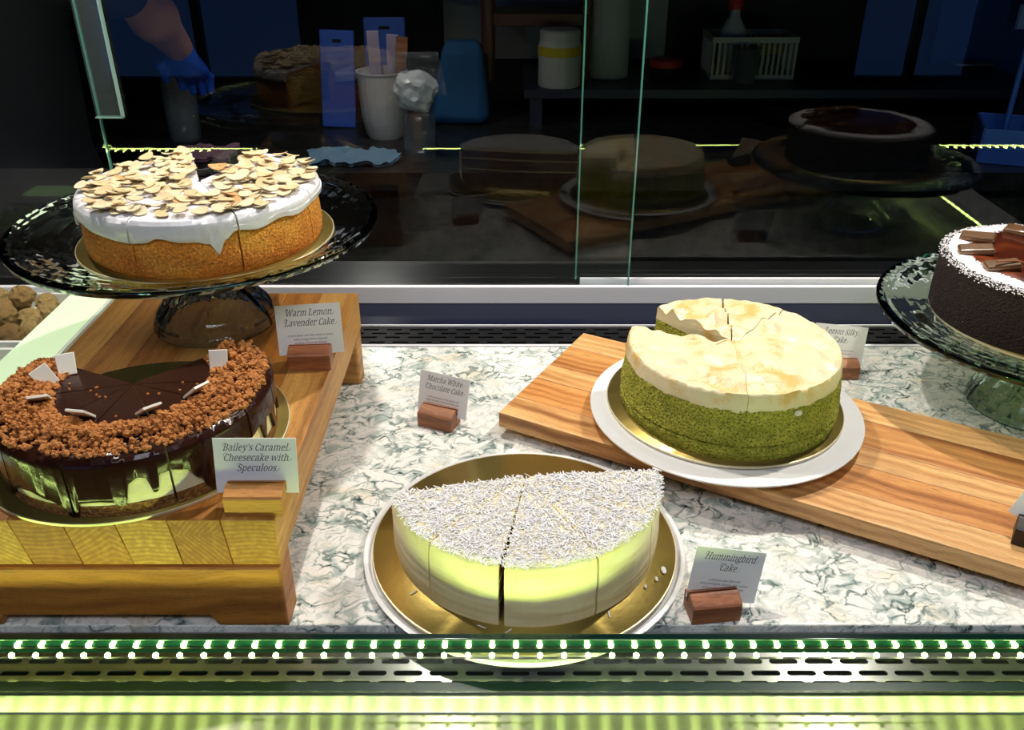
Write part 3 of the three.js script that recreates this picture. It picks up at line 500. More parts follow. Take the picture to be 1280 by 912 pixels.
// ------------------------------------------------------------------ matcha cake
{
  const Y = 0.0467, HB = 0.056, HT = 0.0735, C = thing('matcha_cake', 'green matcha sponge cake with swirled cream top and a slice missing', 'cake', [0.2345, Y, -0.8265]);
  const mossMap = texture(512, 256, [0.3, 0.15], (x, y) => { const n = fbm(x * 330, y * 330, 3, 3), m = fbm(x * 40, y * 60, 8, 3), pore = smooth(0.10, 0.42, noise(x * 520, y * 520, 5) + 0.5 * noise(x * 1100, y * 1100, 7)); let c = mix3([206, 200, 78], [146, 150, 40], clamp(0.5 + m + n)); return mix3(c, [62, 74, 14], 0.75 * pore); });
  const moss = std({ map: mossMap, roughness: 0.9, bumpMap: fineBump, bumpScale: 0.0026 });
  const creamMap = texture(512, 512, [0.24, 0.24], (x, y) => mix3([226, 213, 174], [220, 180, 108], smooth(0.0, 0.32, fbm(x * 26, y * 26, 14, 4) + 0.16 * noise(x * 600, y * 600, 2))));
  const cream = phys({ map: creamMap, roughness: 0.42, bumpMap: speck, bumpScale: 0.0003 });
  const creamSide = phys({ color: rgb(0.93, 0.90, 0.76), roughness: 0.4, bumpMap: speck, bumpScale: 0.0003 });
  const Rb = 0.1155, Rt = 0.1105, cuts = [200 - 360, 95, 233, 276, 313];
  const swirl = (x, z) => { const wx = x + 0.02 * noise(x * 20, z * 20, 2), wz = z + 0.02 * noise(x * 20, z * 20, 6), k = noise(wx * 34, wz * 52, 1); const a = Math.atan2(z, x), r = Math.hypot(x, z), arc = Math.sin(r * 150 + a * 2.2 + 5 * noise(wx * 16, wz * 16, 3)); return smooth(0.118, 0.095, r) * (0.0022 * arc * Math.abs(arc) + 0.0060 * k + 0.0085 * Math.abs(noise(wx * 24 + 4, wz * 30, 4))) + 0.0014 * noise(wx * 120, wz * 90, 3) - 0.0020; };
  const parts = [[-47, 95], [95, 200], [233, 276], [276, 313]];
  parts.forEach(([p0, p1], i) => {
    const a0 = p0 + (p0 === 95 ? 0.06 : 0.3), a1 = p1 - (p1 === 95 ? 0.06 : 0.3), gap = i > 1 ? 0.0022 : 0.0001;
    const edge = (th, y) => (y < 0.017 ? Rb - 0.0025 + 0.0025 * smooth(0, 0.01, y) : Rb - (y - 0.017) * 0.10) + 0.0018 * noise(th * 9, y * 160, 1) + 0.0016 * noise(th * 34, y * 320, 7);
    const ys = [0, 0.003, 0.007, 0.011, 0.0145, 0.0165, 0.0185, 0.022, 0.028, 0.034, 0.040, HB];
    const s = part('slice', spread(sector(a0, a1, (th) => [[0.001, 0], ...ys.map((y) => [edge(th, y) - (y > 0.0155 && y < 0.0175 ? 0.0030 : 0), y]), [0.001, HB]], { step: 1, crease: 0.8 }), a0, a1, gap), moss, C);
    const rs = []; for (let r = Rt - 0.004; r > 0.004; r -= 0.0028) rs.push(r);
    const lay = sector(a0, a1, (th) => {
      const L = HB + 0.0002 - 0.0025 * (0.5 + noise(th * 8, 2)), k = (y) => 0.001 * noise(th * 12, y * 90, 9);
      return [[Rt - 0.002, L], [Rt + 0.0012 + k(1), L], [Rt + 0.0010 + k(2), HB + 0.008], [Rt + 0.0002 + k(2.6), HT - 0.004], [Rt - 0.0015, HT - 0.0008 + 0.002 * noise(th * 9, 5)], ...rs.map((r) => [r, HT + swirl(r * Math.cos(th), r * Math.sin(th))]), [0.001, HT], [0.001, HB + 0.0001], [Rt - 0.006, HB + 0.0001]];
    }, { step: 1.2, crease: 0.9 });
    part('cream_top', spread(lay, a0, a1, gap), cream, s, 'whipped cream with golden dusting');
  });
  const smear = part('cream_smear', new THREE.SphereGeometry(1, 12, 8), creamSide, C); smear.scale.set(0.004, 0.0035, 0.002); smear.position.set((Rt + 0.0025) * Math.cos(rad(68)), HB - 0.006, (Rt + 0.0025) * Math.sin(rad(68)));
}

// ------------------------------------------------------------------ dark chocolate cake
{
  const Y = STAND + 0.0030, HB = 0.066, R = 0.117, C = thing('dark_chocolate_cake', 'dark chocolate cake with powdered sugar rim and shiny ganache', 'cake', [0.594, Y, -0.893]);
  const side = std({ map: texture(256, 256, [0.2, 0.2], (x, y) => { const n = fbm(x * 300, y * 300, 3, 3); return mix3([44, 19, 10], [20, 8, 4], clamp(0.5 + n * 1.4)); }), roughness: 0.85, bumpMap: fineBump, bumpScale: 0.0016 });
  part('sponge', sector(0, 360, (th) => { const k = 0.0008 * noise(th * 9, 2); return [[0, 0], [R - 0.001, 0], [R + k, 0.003], [R + k, 0.03], [R - 0.001 + k, HB - 0.006], [R - 0.004, HB - 0.001], [R - 0.010, HB], [0, HB]]; }, { step: 2, open: true, crease: 0.9 }), side, C);
  const ganMap = texture(256, 256, [0.2, 0.2], (x, y) => { const n = fbm(x * 14, y * 14, 3, 3); return mix3([72, 28, 12], [128, 60, 24], smooth(0.0, 0.3, n)); });
  part('ganache', sector(0, 360, (th) => { const e = R - 0.030 + 0.004 * noise(th * 3, 4); return [[0, HB + 0.0001], [e, HB + 0.0001], [e + 0.0008, HB + 0.0008], [e - 0.001, HB + 0.0018], [e * 0.66, HB + 0.0016 + 0.0012 * noise(th * 4, 1)], [e * 0.33, HB + 0.0022 + 0.001 * noise(th * 3, 8)], [0, HB + 0.002]]; }, { step: 3, open: true, crease: 1 }), phys({ map: ganMap, roughness: 0.24, clearcoat: 0.6, clearcoatRoughness: 0.12 }), C, 'glossy brown ganache');
  const sugarList = [sector(0, 360, (th) => { const a = R - 0.0255 + 0.003 * noise(th * 14, 2) + 0.002 * noise(th * 40, 7), b = R - 0.0085 + 0.002 * noise(th * 22, 5) + 0.0015 * noise(th * 60, 8); return [[a, HB + 0.0001], [b, HB + 0.0001], [b, HB + 0.0006], [(a + b) / 2, HB + 0.0012], [a, HB + 0.0006]]; }, { step: 1 })], dot = new THREE.IcosahedronGeometry(1, 0);
  for (let i = 0; i < 9000; i++) { const a = rr(0, 360), t = rnd(), r = R - 0.030 + 0.031 * t, s = rr(0.0004, 0.0011); const y = r > R - 0.004 ? HB - 0.001 - rr(0, 0.005) * (r - R + 0.004) / 0.005 : r > R - 0.01 ? HB - 0.0004 : HB; if (a < 180 || rnd() < 0.6) sugarList.push(dot.clone().scale(s, s * 0.7, s).translate(r * Math.cos(rad(a)), y + 0.0003, r * Math.sin(rad(a)))); }
  const sg = part('powdered_sugar', merged(sugarList), std({ color: rgb(0.86, 0.84, 0.86), roughness: 0.9 }), C, 'white powdered sugar'); sg.userData.kind = 'stuff';
  const bar = new RoundedBoxGeometry(0.036, 0.008, 0.015, 2, 0.0025), barMat = phys({ map: texture(128, 128, [0.05, 0.05], (x, y) => { const n = noise(x * 160, y * 160, 4) + 0.4 * noise(x * 500, y * 500, 2); return mix3([46, 18, 9], [206, 158, 96], smooth(0.16, 0.42, n)); }), roughness: 0.35, clearcoat: 0.4 });
  const creamMat = std({ color: rgb(0.30, 0.15, 0.06), roughness: 0.6 });
  for (const [a, r, t, tilt] of [[192, 0.084, 0.2, 0.25], [222, 0.084, 0.6, 0.3], [160, 0.080, 0.0, 0.2], [268, 0.076, 0.9, 0.3], [120, 0.080, -0.3, 0.2], [85, 0.080, -0.9, 0.2], [304, 0.076, 1.4, 0.2]]) {
    const m = part('chocolate_biscuit', bar, barMat, C); m.position.set(r * Math.cos(rad(a)), HB + 0.0055, r * Math.sin(rad(a))); m.rotation.set(tilt, -t, 0.12, 'YXZ');
    const f = part('filling', new RoundedBoxGeometry(0.0362, 0.002, 0.0152, 1, 0.0004), creamMat, m); f.position.y = 0.0008;
  }
  part('ganache_strand', tube([[-0.085, HB + 0.0115, 0.032], [-0.06, HB + 0.011, 0.030], [-0.04, HB + 0.0035, 0.030]], 0.0011, 16, 6), phys({ color: rgb(0.35, 0.14, 0.06), roughness: 0.15, clearcoat: 1 }), C);
}

// ------------------------------------------------------------------ cards and card holders
const holderGeo = (() => {
  const s = new THREE.Shape();           // seen from the side: x is towards the viewer
  for (const [i, p] of [[0.013, 0], [0.013, 0.0165], [0.0115, 0.0182], [0.0022, 0.0222], [-0.0005, 0.0226], [-0.0036, 0.0100], [-0.0050, 0.0103], [-0.0019, 0.0228], [-0.0105, 0.0190], [-0.012, 0.0175], [-0.012, 0]].entries()) i ? s.lineTo(...p) : s.moveTo(...p);
  return (w) => boxUV(new THREE.ExtrudeGeometry(s, { depth: w - 0.0012, bevelEnabled: true, bevelSize: 0.0004, bevelThickness: 0.0006, bevelOffset: -0.0004, bevelSegments: 1 }).translate(0, 0, -w / 2 + 0.0006).rotateY(-Math.PI / 2), 'x', [w * 7, w * 3]);
})();
function lettering(title, small, titleSize = 80) {
  const c = document.createElement('canvas'); c.width = 640; c.height = 430; const g = c.getContext('2d');
  g.fillStyle = '#f4f3f1'; g.fillRect(0, 0, 640, 430); g.textAlign = 'center';
  const slanted = (text, x, y, size, colour, squeeze) => { g.save(); g.translate(x, y); g.transform(squeeze, 0, -0.42 * squeeze, 1, 0, 0); g.font = size + 'px serif'; g.fillStyle = colour; g.fillText(text, 0, 0);
    if (size > 40) { g.strokeStyle = colour; g.lineWidth = 2.2; const w = g.measureText(text).width / 2; g.beginPath(); g.moveTo(-w + 4, -size * 0.42); g.bezierCurveTo(-w - 26, -size * 0.62, -w - 10, -size * 0.95, -w + 22, -size * 0.70); g.stroke(); g.beginPath(); g.moveTo(w - 4, -size * 0.05); g.bezierCurveTo(w + 14, 4, w + 22, -10, w + 26, -size * 0.3); g.stroke(); }
    g.restore(); };
  let y = 96; for (const t of title) { slanted(t, 320, y, titleSize, '#2c2c31', 0.86); y += titleSize * 1.08; }
  y += 4; for (const t of small) { if (t) slanted(t, 318, y, 25, '#5c5b60', 0.92); y += 33; }
  const t = new THREE.CanvasTexture(c); t.colorSpace = THREE.SRGBColorSpace; t.flipY = true; t.needsUpdate = true; return t;
}
function nameCard(label, blockLabel, pos, turn, lines, small, lean, w = 0.0635, h = 0.0465, bw = 0.0435, blockMat = walnut, shift = 0, size) {
  single('card_holder', holderGeo(bw), blockMat, blockLabel, 'card holder', pos, turn, undefined);
  const g = new THREE.BoxGeometry(w, h, 0.0007).translate(shift, h / 2, 0), face = paper(lettering(lines, small, size));
  const m = single('name_card', g, [paperPlain, paperPlain, paperPlain, paperPlain, face, paperPlain], label, 'card', pos, turn);
  m.rotation.set(-0.245, turn, lean, 'YXZ');
  const back = new THREE.Vector3(0, 0.0104, -0.0043).applyAxisAngle(new THREE.Vector3(0, 1, 0), turn);
  m.position.set(pos[0] + back.x, pos[1] + back.y, pos[2] + back.z);
}
const rosewood = std({ map: walnutMap, color: hex(0xffeee6), roughness: 0.5, bumpMap: speck, bumpScale: 0.0003 }), paleBlock = std({ map: oakMap, color: hex(0xf2e0c0), roughness: 0.55, bumpMap: speck, bumpScale: 0.0003 });
nameCard('white card lettered Warm Lemon Lavender Cake standing on the riser', 'reddish wooden card holder beside the foot of the clear glass stand', [-0.2065, RTOP + 0.0002, -0.794], rad(4), ['Warm Lemon', 'Lavender Cake'], ['A citrus butter cake that comes to nature', 'with its tangy lemon icing and', 'perfume of lavender flowers', '', 'Best served gently at room temp', 'flavours of lavender flow'], 0.03, 0.066, 0.052, 0.0425, rosewood, 0.001);
nameCard("mint-lit card lettered Bailey's Caramel Cheesecake with Speculoos".replace("Bailey's ", ''), 'pale wooden card holder at the front corner of the riser', [-0.2025, RTOP + 0.0002, -0.5605], rad(0), ["Bailey's Caramel", 'Cheesecake with', 'Speculoos'], [], 0.0, 0.0655, 0.046, 0.046, paleBlock, 0.0, 74);
nameCard('card lettered Matcha White Chocolate Cake standing on the marble', 'brown wooden card holder on open marble between riser and serving board', [-0.0835, 0.0002, -0.853], rad(-22), ['Matcha White', 'Chocolate Cake'], ['A delicate layered matcha sponge with', 'white chocolate cream and matcha dust', 'lightly dusted with matcha powder', '', 'Best served chilled'], -0.02, 0.0615, 0.0475, 0.0425, walnut, 0.001);
nameCard('card lettered Hummingbird Cake leaning beside the coconut cake plate', 'dark reddish wooden card holder at the front edge of the marble', [0.1705, 0.0002, -0.5565], rad(7), ['Hummingbird', 'Cake'], ['A delicious cake filled with', 'sweet pineapples, bananas with crushed', 'walnuts and cream cheese frosting', '', 'Best served chilled'], -0.20, 0.062, 0.0475, 0.0425, rosewood, 0.008);
nameCard('card lettered Lemon Silky Cake half hidden behind the green cake', 'brown wooden card holder half hidden behind the green cake', [0.412, 0.0002, -0.967], rad(0), ['Lemon Silky', 'Cake'], ['A silky chocolate cake with a layer', 'of lemon curd and soft cream', 'served fresh', '', 'Best served chilled'], -0.10, 0.066, 0.052, 0.0425, walnut, -0.005);
nameCard('white card at the far end of the serving board', 'black card holder at the far end of the serving board', [0.470, 0.0302, -0.609], rad(-32), [], [], -0.3, 0.0635, 0.0465, 0.0435, std({ color: rgb(0.02, 0.012, 0.008), roughness: 0.4 }), 0.0);

// ------------------------------------------------------------------ kitchen behind the glass
const COUNTER_Z0 = -1.835;
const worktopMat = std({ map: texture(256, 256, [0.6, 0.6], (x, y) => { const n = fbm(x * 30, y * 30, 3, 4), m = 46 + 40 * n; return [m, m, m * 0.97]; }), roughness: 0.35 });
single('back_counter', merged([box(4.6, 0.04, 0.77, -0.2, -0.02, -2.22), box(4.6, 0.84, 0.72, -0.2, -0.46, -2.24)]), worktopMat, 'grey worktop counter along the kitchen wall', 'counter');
single('steel_shelf', rbox(1.9, 0.014, 0.12, 0.003, 0.05, 0.0, -1.268), std({ color: rgb(0.42, 0.42, 0.42), metalness: 1, roughness: 0.28 }), 'polished steel service shelf just behind the sliding glass', 'shelf');
single('raised_shelf', merged([box(1.30, 0.02, 0.37, 0.68, 0.08, -2.415), box(0.03, 0.07, 0.35, 0.06, 0.035, -2.415), box(0.03, 0.07, 0.35, 1.28, 0.035, -2.415)]), std({ color: rgb(0.03, 0.035, 0.06), roughness: 0.4 }), 'dark raised shelf at the back of the kitchen counter', 'shelf');
const shell = (pts, t) => pts;
{ // beaker with spatulas
  const p = atY(479, 178, 0), B = thing('measuring_beaker', 'translucent white plastic beaker holding spatulas on the back counter', 'beaker', [p.x, 0.0005, p.z - 0.055]);
  part('cup', ring([[0, 0], [0.040, 0], [0.046, 0.010], [0.0545, 0.05], [0.0585, 0.15], [0.0605, 0.152], [0.0605, 0.155], [0.057, 0.155], [0.0525, 0.05], [0.044, 0.012], [0.038, 0.003], [0, 0.003]], { open: true }), phys({ color: rgb(0.84, 0.82, 0.78), roughness: 0.4, transmission: 0.25, thickness: 0 }), B);
  const spat = (name, label, dx, dz, leanX, leanZ, len, mat) => { const S = thing(name, label, 'spatula', [B.position.x + dx, 0.006, B.position.z + dz]); S.rotation.set(leanX, 0, leanZ);
    part('handle', rbox(0.008, len * 0.6, 0.005, 0.002, 0, len * 0.3, 0), mat, S); part('blade', rbox(0.028, len * 0.42, 0.004, 0.0018, 0, len * 0.79, 0), mat, S); };
  const lilac = phys({ color: rgb(0.42, 0.34, 0.48), roughness: 0.35 });
  spat('plastic_spatula', 'lilac rounded spatula upright in the white beaker', -0.012, -0.01, 0, 0.02, 0.235, lilac);
  spat('plastic_spatula', 'lilac rounded spatula leaning beside the wooden one in the beaker', 0.016, -0.018, -0.02, -0.05, 0.225, lilac);
  spat('wooden_spatula', 'dark wooden spatula leaning out of the white beaker', 0.026, 0.0, 0, -0.12, 0.225, walnut);
}
{ // bag on a clear box
  const p = atY(524, 203, 0), clear = phys({ color: rgb(0.9, 0.93, 0.95), transmission: 0.92, thickness: 0, roughness: 0.12 });
  single('clear_canister', ring([[0, 0], [0.034, 0], [0.036, 0.003], [0.036, 0.095], [0.034, 0.098], [0, 0.098]], { open: true }), clear, 'clear plastic canister standing beside the blue cloth', 'canister', [p.x, 0.0005, p.z - 0.04]);
  const bag = new THREE.IcosahedronGeometry(1, 4), q = bag.attributes.position;
  for (let i = 0; i < q.count; i++) { const v = new THREE.Vector3().fromBufferAttribute(q, i), k = 1 + 0.45 * fbm(v.x * 2.2, v.y * 2.2, v.z * 2.2, 4); const up = Math.max(0, v.y); q.setXYZ(i, v.x * k * (1 + 0.5 * up) * 0.042, (v.y * k + 0.5 * up) * 0.034, v.z * k * 0.036); }
  bag.computeVertexNormals();
  const b = single('plastic_bag', bag, phys({ color: rgb(0.86, 0.86, 0.86), roughness: 0.25, transmission: 0.25, thickness: 0 }), 'crumpled white plastic bag lying on the clear canister', 'bag', [p.x - 0.004, 0.135, p.z - 0.04]);
  const film = thing('plastic_film', 'clear crumpled film standing up from the white bag', 'film', [p.x, 0.15, p.z - 0.045]);
  const fg = new THREE.PlaneGeometry(0.11, 0.09, 12, 10), fp = fg.attributes.position; for (let i = 0; i < fp.count; i++) { const x = fp.getX(i), y = fp.getY(i); fp.setXYZ(i, x * (1 - 0.3 * (y / 0.09)), y + 0.03, 0.02 * fbm(x * 40, y * 40, 2, 3)); } fg.computeVertexNormals();
  part('sheet', fg, phys({ color: rgb(0.9, 0.9, 0.92), transmission: 0.9, thickness: 0, roughness: 0.2 }), film);
}
function cloth(name, label, colour, p, w, d, seed) {
  const g = new THREE.PlaneGeometry(w, d, 40, 24).rotateX(-Math.PI / 2), q = g.attributes.position, top = [], n = q.count;
  for (let i = 0; i < n; i++) { const x = q.getX(i), z = q.getZ(i), e = 1 + 0.25 * noise(x * 20, z * 20, seed); q.setXYZ(i, x * e, 0.010 + Math.max(-0.003, 0.024 * fbm(x * 24, z * 30, seed, 4)), z * (1 + 0.35 * noise(x * 14, 2, seed))); }
  const under = g.clone().translate(0, -0.006, 0); const ix = under.index.array; for (let i = 0; i < ix.length; i += 3) { const t = ix[i]; ix[i] = ix[i + 1]; ix[i + 1] = t; }
  const m = mergeGeometries([g, under]); m.computeVertexNormals();
  return single(name, m, std({ color: colour, roughness: 0.9, bumpMap: speck, bumpScale: 0.001 }), label, 'cloth', p);
}
{ const p = atY(438, 200, 0); cloth('kitchen_cloth', 'light blue cloth spread on the back counter below the beaker', rgb(0.34, 0.58, 0.80), [p.x, 0.0005, p.z], 0.20, 0.11, 3); }
{ const p = atY(258, 196, 0); cloth('kitchen_cloth', 'pink cloth bunched on the counter below the gloved hand', rgb(0.72, 0.36, 0.46), [p.x + 0.005, 0.0005, p.z], 0.12, 0.11, 9); }
{ // glass jug by the hand
  const p = atY(228, 178, 0);
  single('glass_jug', ring([[0, 0], [0.033, 0], [0.036, 0.004], [0.038, 0.10], [0.034, 0.15], [0.037, 0.165], [0.035, 0.165], [0.032, 0.15], [0.036, 0.10], [0.034, 0.006], [0, 0.006]], { open: true }), phys({ color: rgb(0.75, 0.78, 0.8), transmission: 0.85, thickness: 0, roughness: 0.05 }), 'clear glass jug under the blue gloved hand', 'jug', [p.x, 0.0005, p.z - 0.03]);
}
{ // blue panels standing in for window reflections behind the beaker
  const blue = std({ color: rgb(0.05, 0.14, 0.62), roughness: 0.4 });
  const board = (label, u0, v0, u1, v1, z, lean) => { const a = atZ(u0, v0, z), b = atZ(u1, v1, z), w = b.x - a.x, h = a.y - b.y; const m = thing('reflection_panel', label, 'board', [(a.x + b.x) / 2, Math.max(0.0008, b.y), z]); m.rotation.set(-0.12, 0, lean, 'YXZ'); part('panel', rbox(w, h, 0.012, 0.004, 0, h / 2, 0), blue, m); part('dark_inset', rbox(w * 0.3, 0.012, 0.0124, 0.003, 0, h - 0.025, 0), black, m); };
  board('tall blue panel standing in for a window reflection behind the beaker', 392, 46, 446, 166, -2.22, -0.04);
  board('short blue panel standing in for a window reflection behind the spatulas', 452, 34, 512, 160, -2.30, 0.0);
}
{ // shelf unit with jar, tub and cylinder
  const dark = std({ color: rgb(0.17, 0.07, 0.05), roughness: 0.35 }), z = -2.42;
  const s = thing('shelf_rack', 'dark wooden rack with a pole in front of the pale wall', 'rack');
  const a = atZ(612, 130, z);
  part('pole', new THREE.CylinderGeometry(0.018, 0.018, 0.66, 20).translate(a.x, 0.42, z + 0.06), dark, s);
  const c = atZ(676, 20, z); part('shelf_board', rbox(0.24, 0.03, 0.14, 0.003, c.x, c.y, z), dark, s); part('side_post', rbox(0.02, 0.66, 0.14, 0.002, c.x + 0.112, 0.42, z), dark, s);
  single('wall_panel', box(0.62, 0.9, 0.01, 0.12, 0.55, -2.604), std({ color: rgb(0.50, 0.51, 0.52), roughness: 0.6 }), 'grey wall panel behind the dark rack', 'panel');
  const j = atZ(699, 90, z + 0.135), J = thing('storage_jar', 'white plastic jar with a yellow band below the rack board', 'jar', [j.x, 0.0905, z + 0.135]);
  part('body', ring([[0, 0], [0.050, 0], [0.053, 0.004], [0.053, 0.095], [0.048, 0.112], [0, 0.112]], { open: true }), phys({ color: rgb(0.76, 0.76, 0.74), roughness: 0.4 }), J);
  part('band', ring([[0.0532, 0.075], [0.0545, 0.075], [0.0545, 0.097], [0.0532, 0.097]]), std({ color: rgb(0.80, 0.64, 0.05), roughness: 0.5 }), J, 'yellow label band'); part('lid', ring([[0, 0.112], [0.05, 0.112], [0.05, 0.13], [0.046, 0.134], [0, 0.134]], { open: true }), phys({ color: rgb(0.72, 0.72, 0.70), roughness: 0.4 }), J);
  const k = atZ(758, 88, z); single('paper_towel_roll', ring([[0.02, 0], [0.052, 0], [0.054, 0.003], [0.054, 0.237], [0.052, 0.24], [0.02, 0.24]]), std({ color: rgb(0.74, 0.76, 0.74), roughness: 0.9 }), 'tall pale paper towel roll beside the yellow-banded jar', 'paper roll', [k.x, 0.0905, z + 0.02]);
  const r = atZ(828, 90, z), T = thing('food_tub', 'dark tub with a red lid on the raised shelf', 'tub', [r.x, 0.0905, z + 0.04]); part('tub', ring([[0, 0], [0.036, 0], [0.042, 0.03], [0, 0.03]], { open: true }), black, T); part('lid', ring([[0, 0.03], [0.043, 0.03], [0.043, 0.046], [0.04, 0.048], [0, 0.048]], { open: true }), std({ color: rgb(0.62, 0.03, 0.02), roughness: 0.5 }), T);
}
{ // wash basket, bottle, sponge, cup
  const p = atZ(940, 104, -2.34), w = 0.215, h = 0.105, d = 0.14, B = thing('plastic_basket', 'white slatted plastic basket on the raised shelf', 'basket', [p.x, 0.0905, -2.42]);
  const cream = std({ color: rgb(0.74, 0.73, 0.64), roughness: 0.5 });
  part('rim', merged([box(w, 0.014, 0.005, 0, h - 0.007, d / 2), box(w, 0.014, 0.005, 0, h - 0.007, -d / 2), box(0.005, 0.014, d, w / 2, h - 0.007, 0), box(0.005, 0.014, d, -w / 2, h - 0.007, 0)]), cream, B);
  part('base', box(w, 0.012, d, 0, 0.006, 0), cream, B);
  for (let i = 0; i <= 15; i++) for (const s of [-1, 1]) part('slat', box(0.006, h - 0.02, 0.003, -w / 2 + 0.003 + i * (w - 0.006) / 15, h / 2, s * d / 2), cream, B);
  for (let i = 1; i < 9; i++) for (const s of [-1, 1]) part('slat', box(0.003, h - 0.02, 0.006, s * w / 2, h / 2, -d / 2 + i * d / 9), cream, B);
  const bt = thing('spray_bottle', 'pale bottle with a red cap standing in the white basket', 'bottle', [p.x - 0.045, 0.103, -2.42]);
  part('bottle', ring([[0, 0], [0.032, 0], [0.034, 0.004], [0.034, 0.10], [0.014, 0.135], [0.013, 0.15], [0, 0.15]], { open: true }), phys({ color: rgb(0.66, 0.68, 0.72), roughness: 0.2 }), bt); part('cap', ring([[0, 0.15], [0.019, 0.15], [0.019, 0.18], [0.015, 0.186], [0, 0.186]], { open: true }), std({ color: rgb(0.68, 0.03, 0.03), roughness: 0.4 }), bt, 'red cap');
  const sp = new RoundedBoxGeometry(0.075, 0.05, 0.03, 3, 0.008); single('cleaning_sponge', sp, std({ color: rgb(0.80, 0.66, 0.08), roughness: 0.95, bumpMap: speck, bumpScale: 0.002 }), 'yellow sponge in the white basket', 'sponge', [p.x + 0.055, 0.17, -2.40], 0.2);
  const c = atZ(930, 110, -2.30); single('clear_cup', ring([[0, 0], [0.026, 0], [0.036, 0.085], [0.038, 0.087], [0.036, 0.088], [0.0345, 0.085], [0.025, 0.003], [0, 0.003]], { open: true }), phys({ color: rgb(0.6, 0.64, 0.68), transmission: 0.85, thickness: 0, roughness: 0.1 }), 'clear plastic cup standing in front of the white basket', 'cup', [c.x, 0.0905, -2.315]);
  const bw = atY(975, 150, 0); single('mixing_bowl', ring([[0, 0], [0.04, 0], [0.065, 0.025], [0.080, 0.06], [0.083, 0.06], [0.079, 0.052], [0.06, 0.018], [0.035, 0.004], [0, 0.004]], { open: true }), phys({ color: rgb(0.012, 0.010, 0.010), roughness: 0.25 }), 'dark mixing bowl on the counter below the basket', 'bowl', [bw.x, 0.0005, bw.z + 0.06]);
}
{ // blue two-tier caddy on the right
  const blue = phys({ color: rgb(0.05, 0.17, 0.66), roughness: 0.35 }), z = -1.95, base = atZ(1246, 182, z);
  const T = thing('two_tier_caddy', 'blue two-tier plastic caddy with a metal post beside the counter end', 'caddy', [base.x + 0.07, 0.0005, z]); T.rotation.y = -0.35;
  const tub = (y, w, h, d) => merged([rbox(w, 0.006, d, 0.002, 0, y + 0.003, 0), rbox(w, h, 0.006, 0.002, 0, y + h / 2, d / 2), rbox(w, h, 0.006, 0.002, 0, y + h / 2, -d / 2), rbox(0.006, h, d, 0.002, w / 2, y + h / 2, 0), rbox(0.006, h, d, 0.002, -w / 2, y + h / 2, 0)]);
  part('lower_tub', tub(0, 0.21, 0.075, 0.16), blue, T); part('upper_tub', tub(0.275, 0.19, 0.05, 0.13), blue, T);
  for (const x of [-0.055, 0.0]) part('post', new THREE.CylinderGeometry(0.006, 0.006, 0.275, 14).translate(x, 0.14, 0), blue, T);
  const q = (label, x, y, r, h) => single('small_jar', ring([[0, 0], [r, 0], [r, h], [r * 0.8, h + 0.01], [0, h + 0.01]], { open: true }), phys({ color: rgb(0.10, 0.24, 0.70), roughness: 0.15 }), label, 'jar', [T.position.x + x, y, z]);
  q('short blue jar in the upper tub of the caddy', -0.035, 0.2825, 0.022, 0.06); q('tall blue jar in the upper tub of the caddy', 0.02, 0.2825, 0.03, 0.085);
}
{ // blue door and a ribbed panel below the counter
  const D = new THREE.Group(); D.name = 'door_1'; D.userData = { kind: 'structure', label: 'dark blue kitchen door', category: 'door' }; scene.add(D);
  part('leaf', rbox(0.82, 2.05, 0.04, 0.004, 1.58, FLOOR + 1.03, -2.585), std({ color: rgb(0.04, 0.10, 0.40), roughness: 0.45 }), D);
  part('inset_panel', rbox(0.12, 0.30, 0.02, 0.003, 1.30, 0.52, -2.56), std({ color: rgb(0.06, 0.15, 0.50), roughness: 0.3 }), D); part('door_handle', tube([[1.22, 0.10, -2.56], [1.22, 0.10, -2.51], [1.32, 0.10, -2.51]], 0.009, 12, 8), steel, D);
}
{ // folded dark blue bag on the counter
  const p = atY(572, 160, 0), g = new RoundedBoxGeometry(0.16, 0.20, 0.09, 6, 0.03), q = g.attributes.position;
  for (let i = 0; i < q.count; i++) { const y = q.getY(i) / 0.2 + 0.5, k = 1 - 0.42 * y; q.setXYZ(i, q.getX(i) * k + 0.016 * y + 0.006 * noise(y * 5, q.getX(i) * 30, 2), q.getY(i) + 0.10, q.getZ(i) * k + 0.006 * noise(q.getX(i) * 30, y * 6, 5)); } g.computeVertexNormals();
  single('cloth_bag', g, std({ color: rgb(0.03, 0.14, 0.34), roughness: 0.9 }), 'dark blue slumped cloth bag beside the clear canister', 'bag', [p.x, 0.0005, p.z - 0.06]);
}
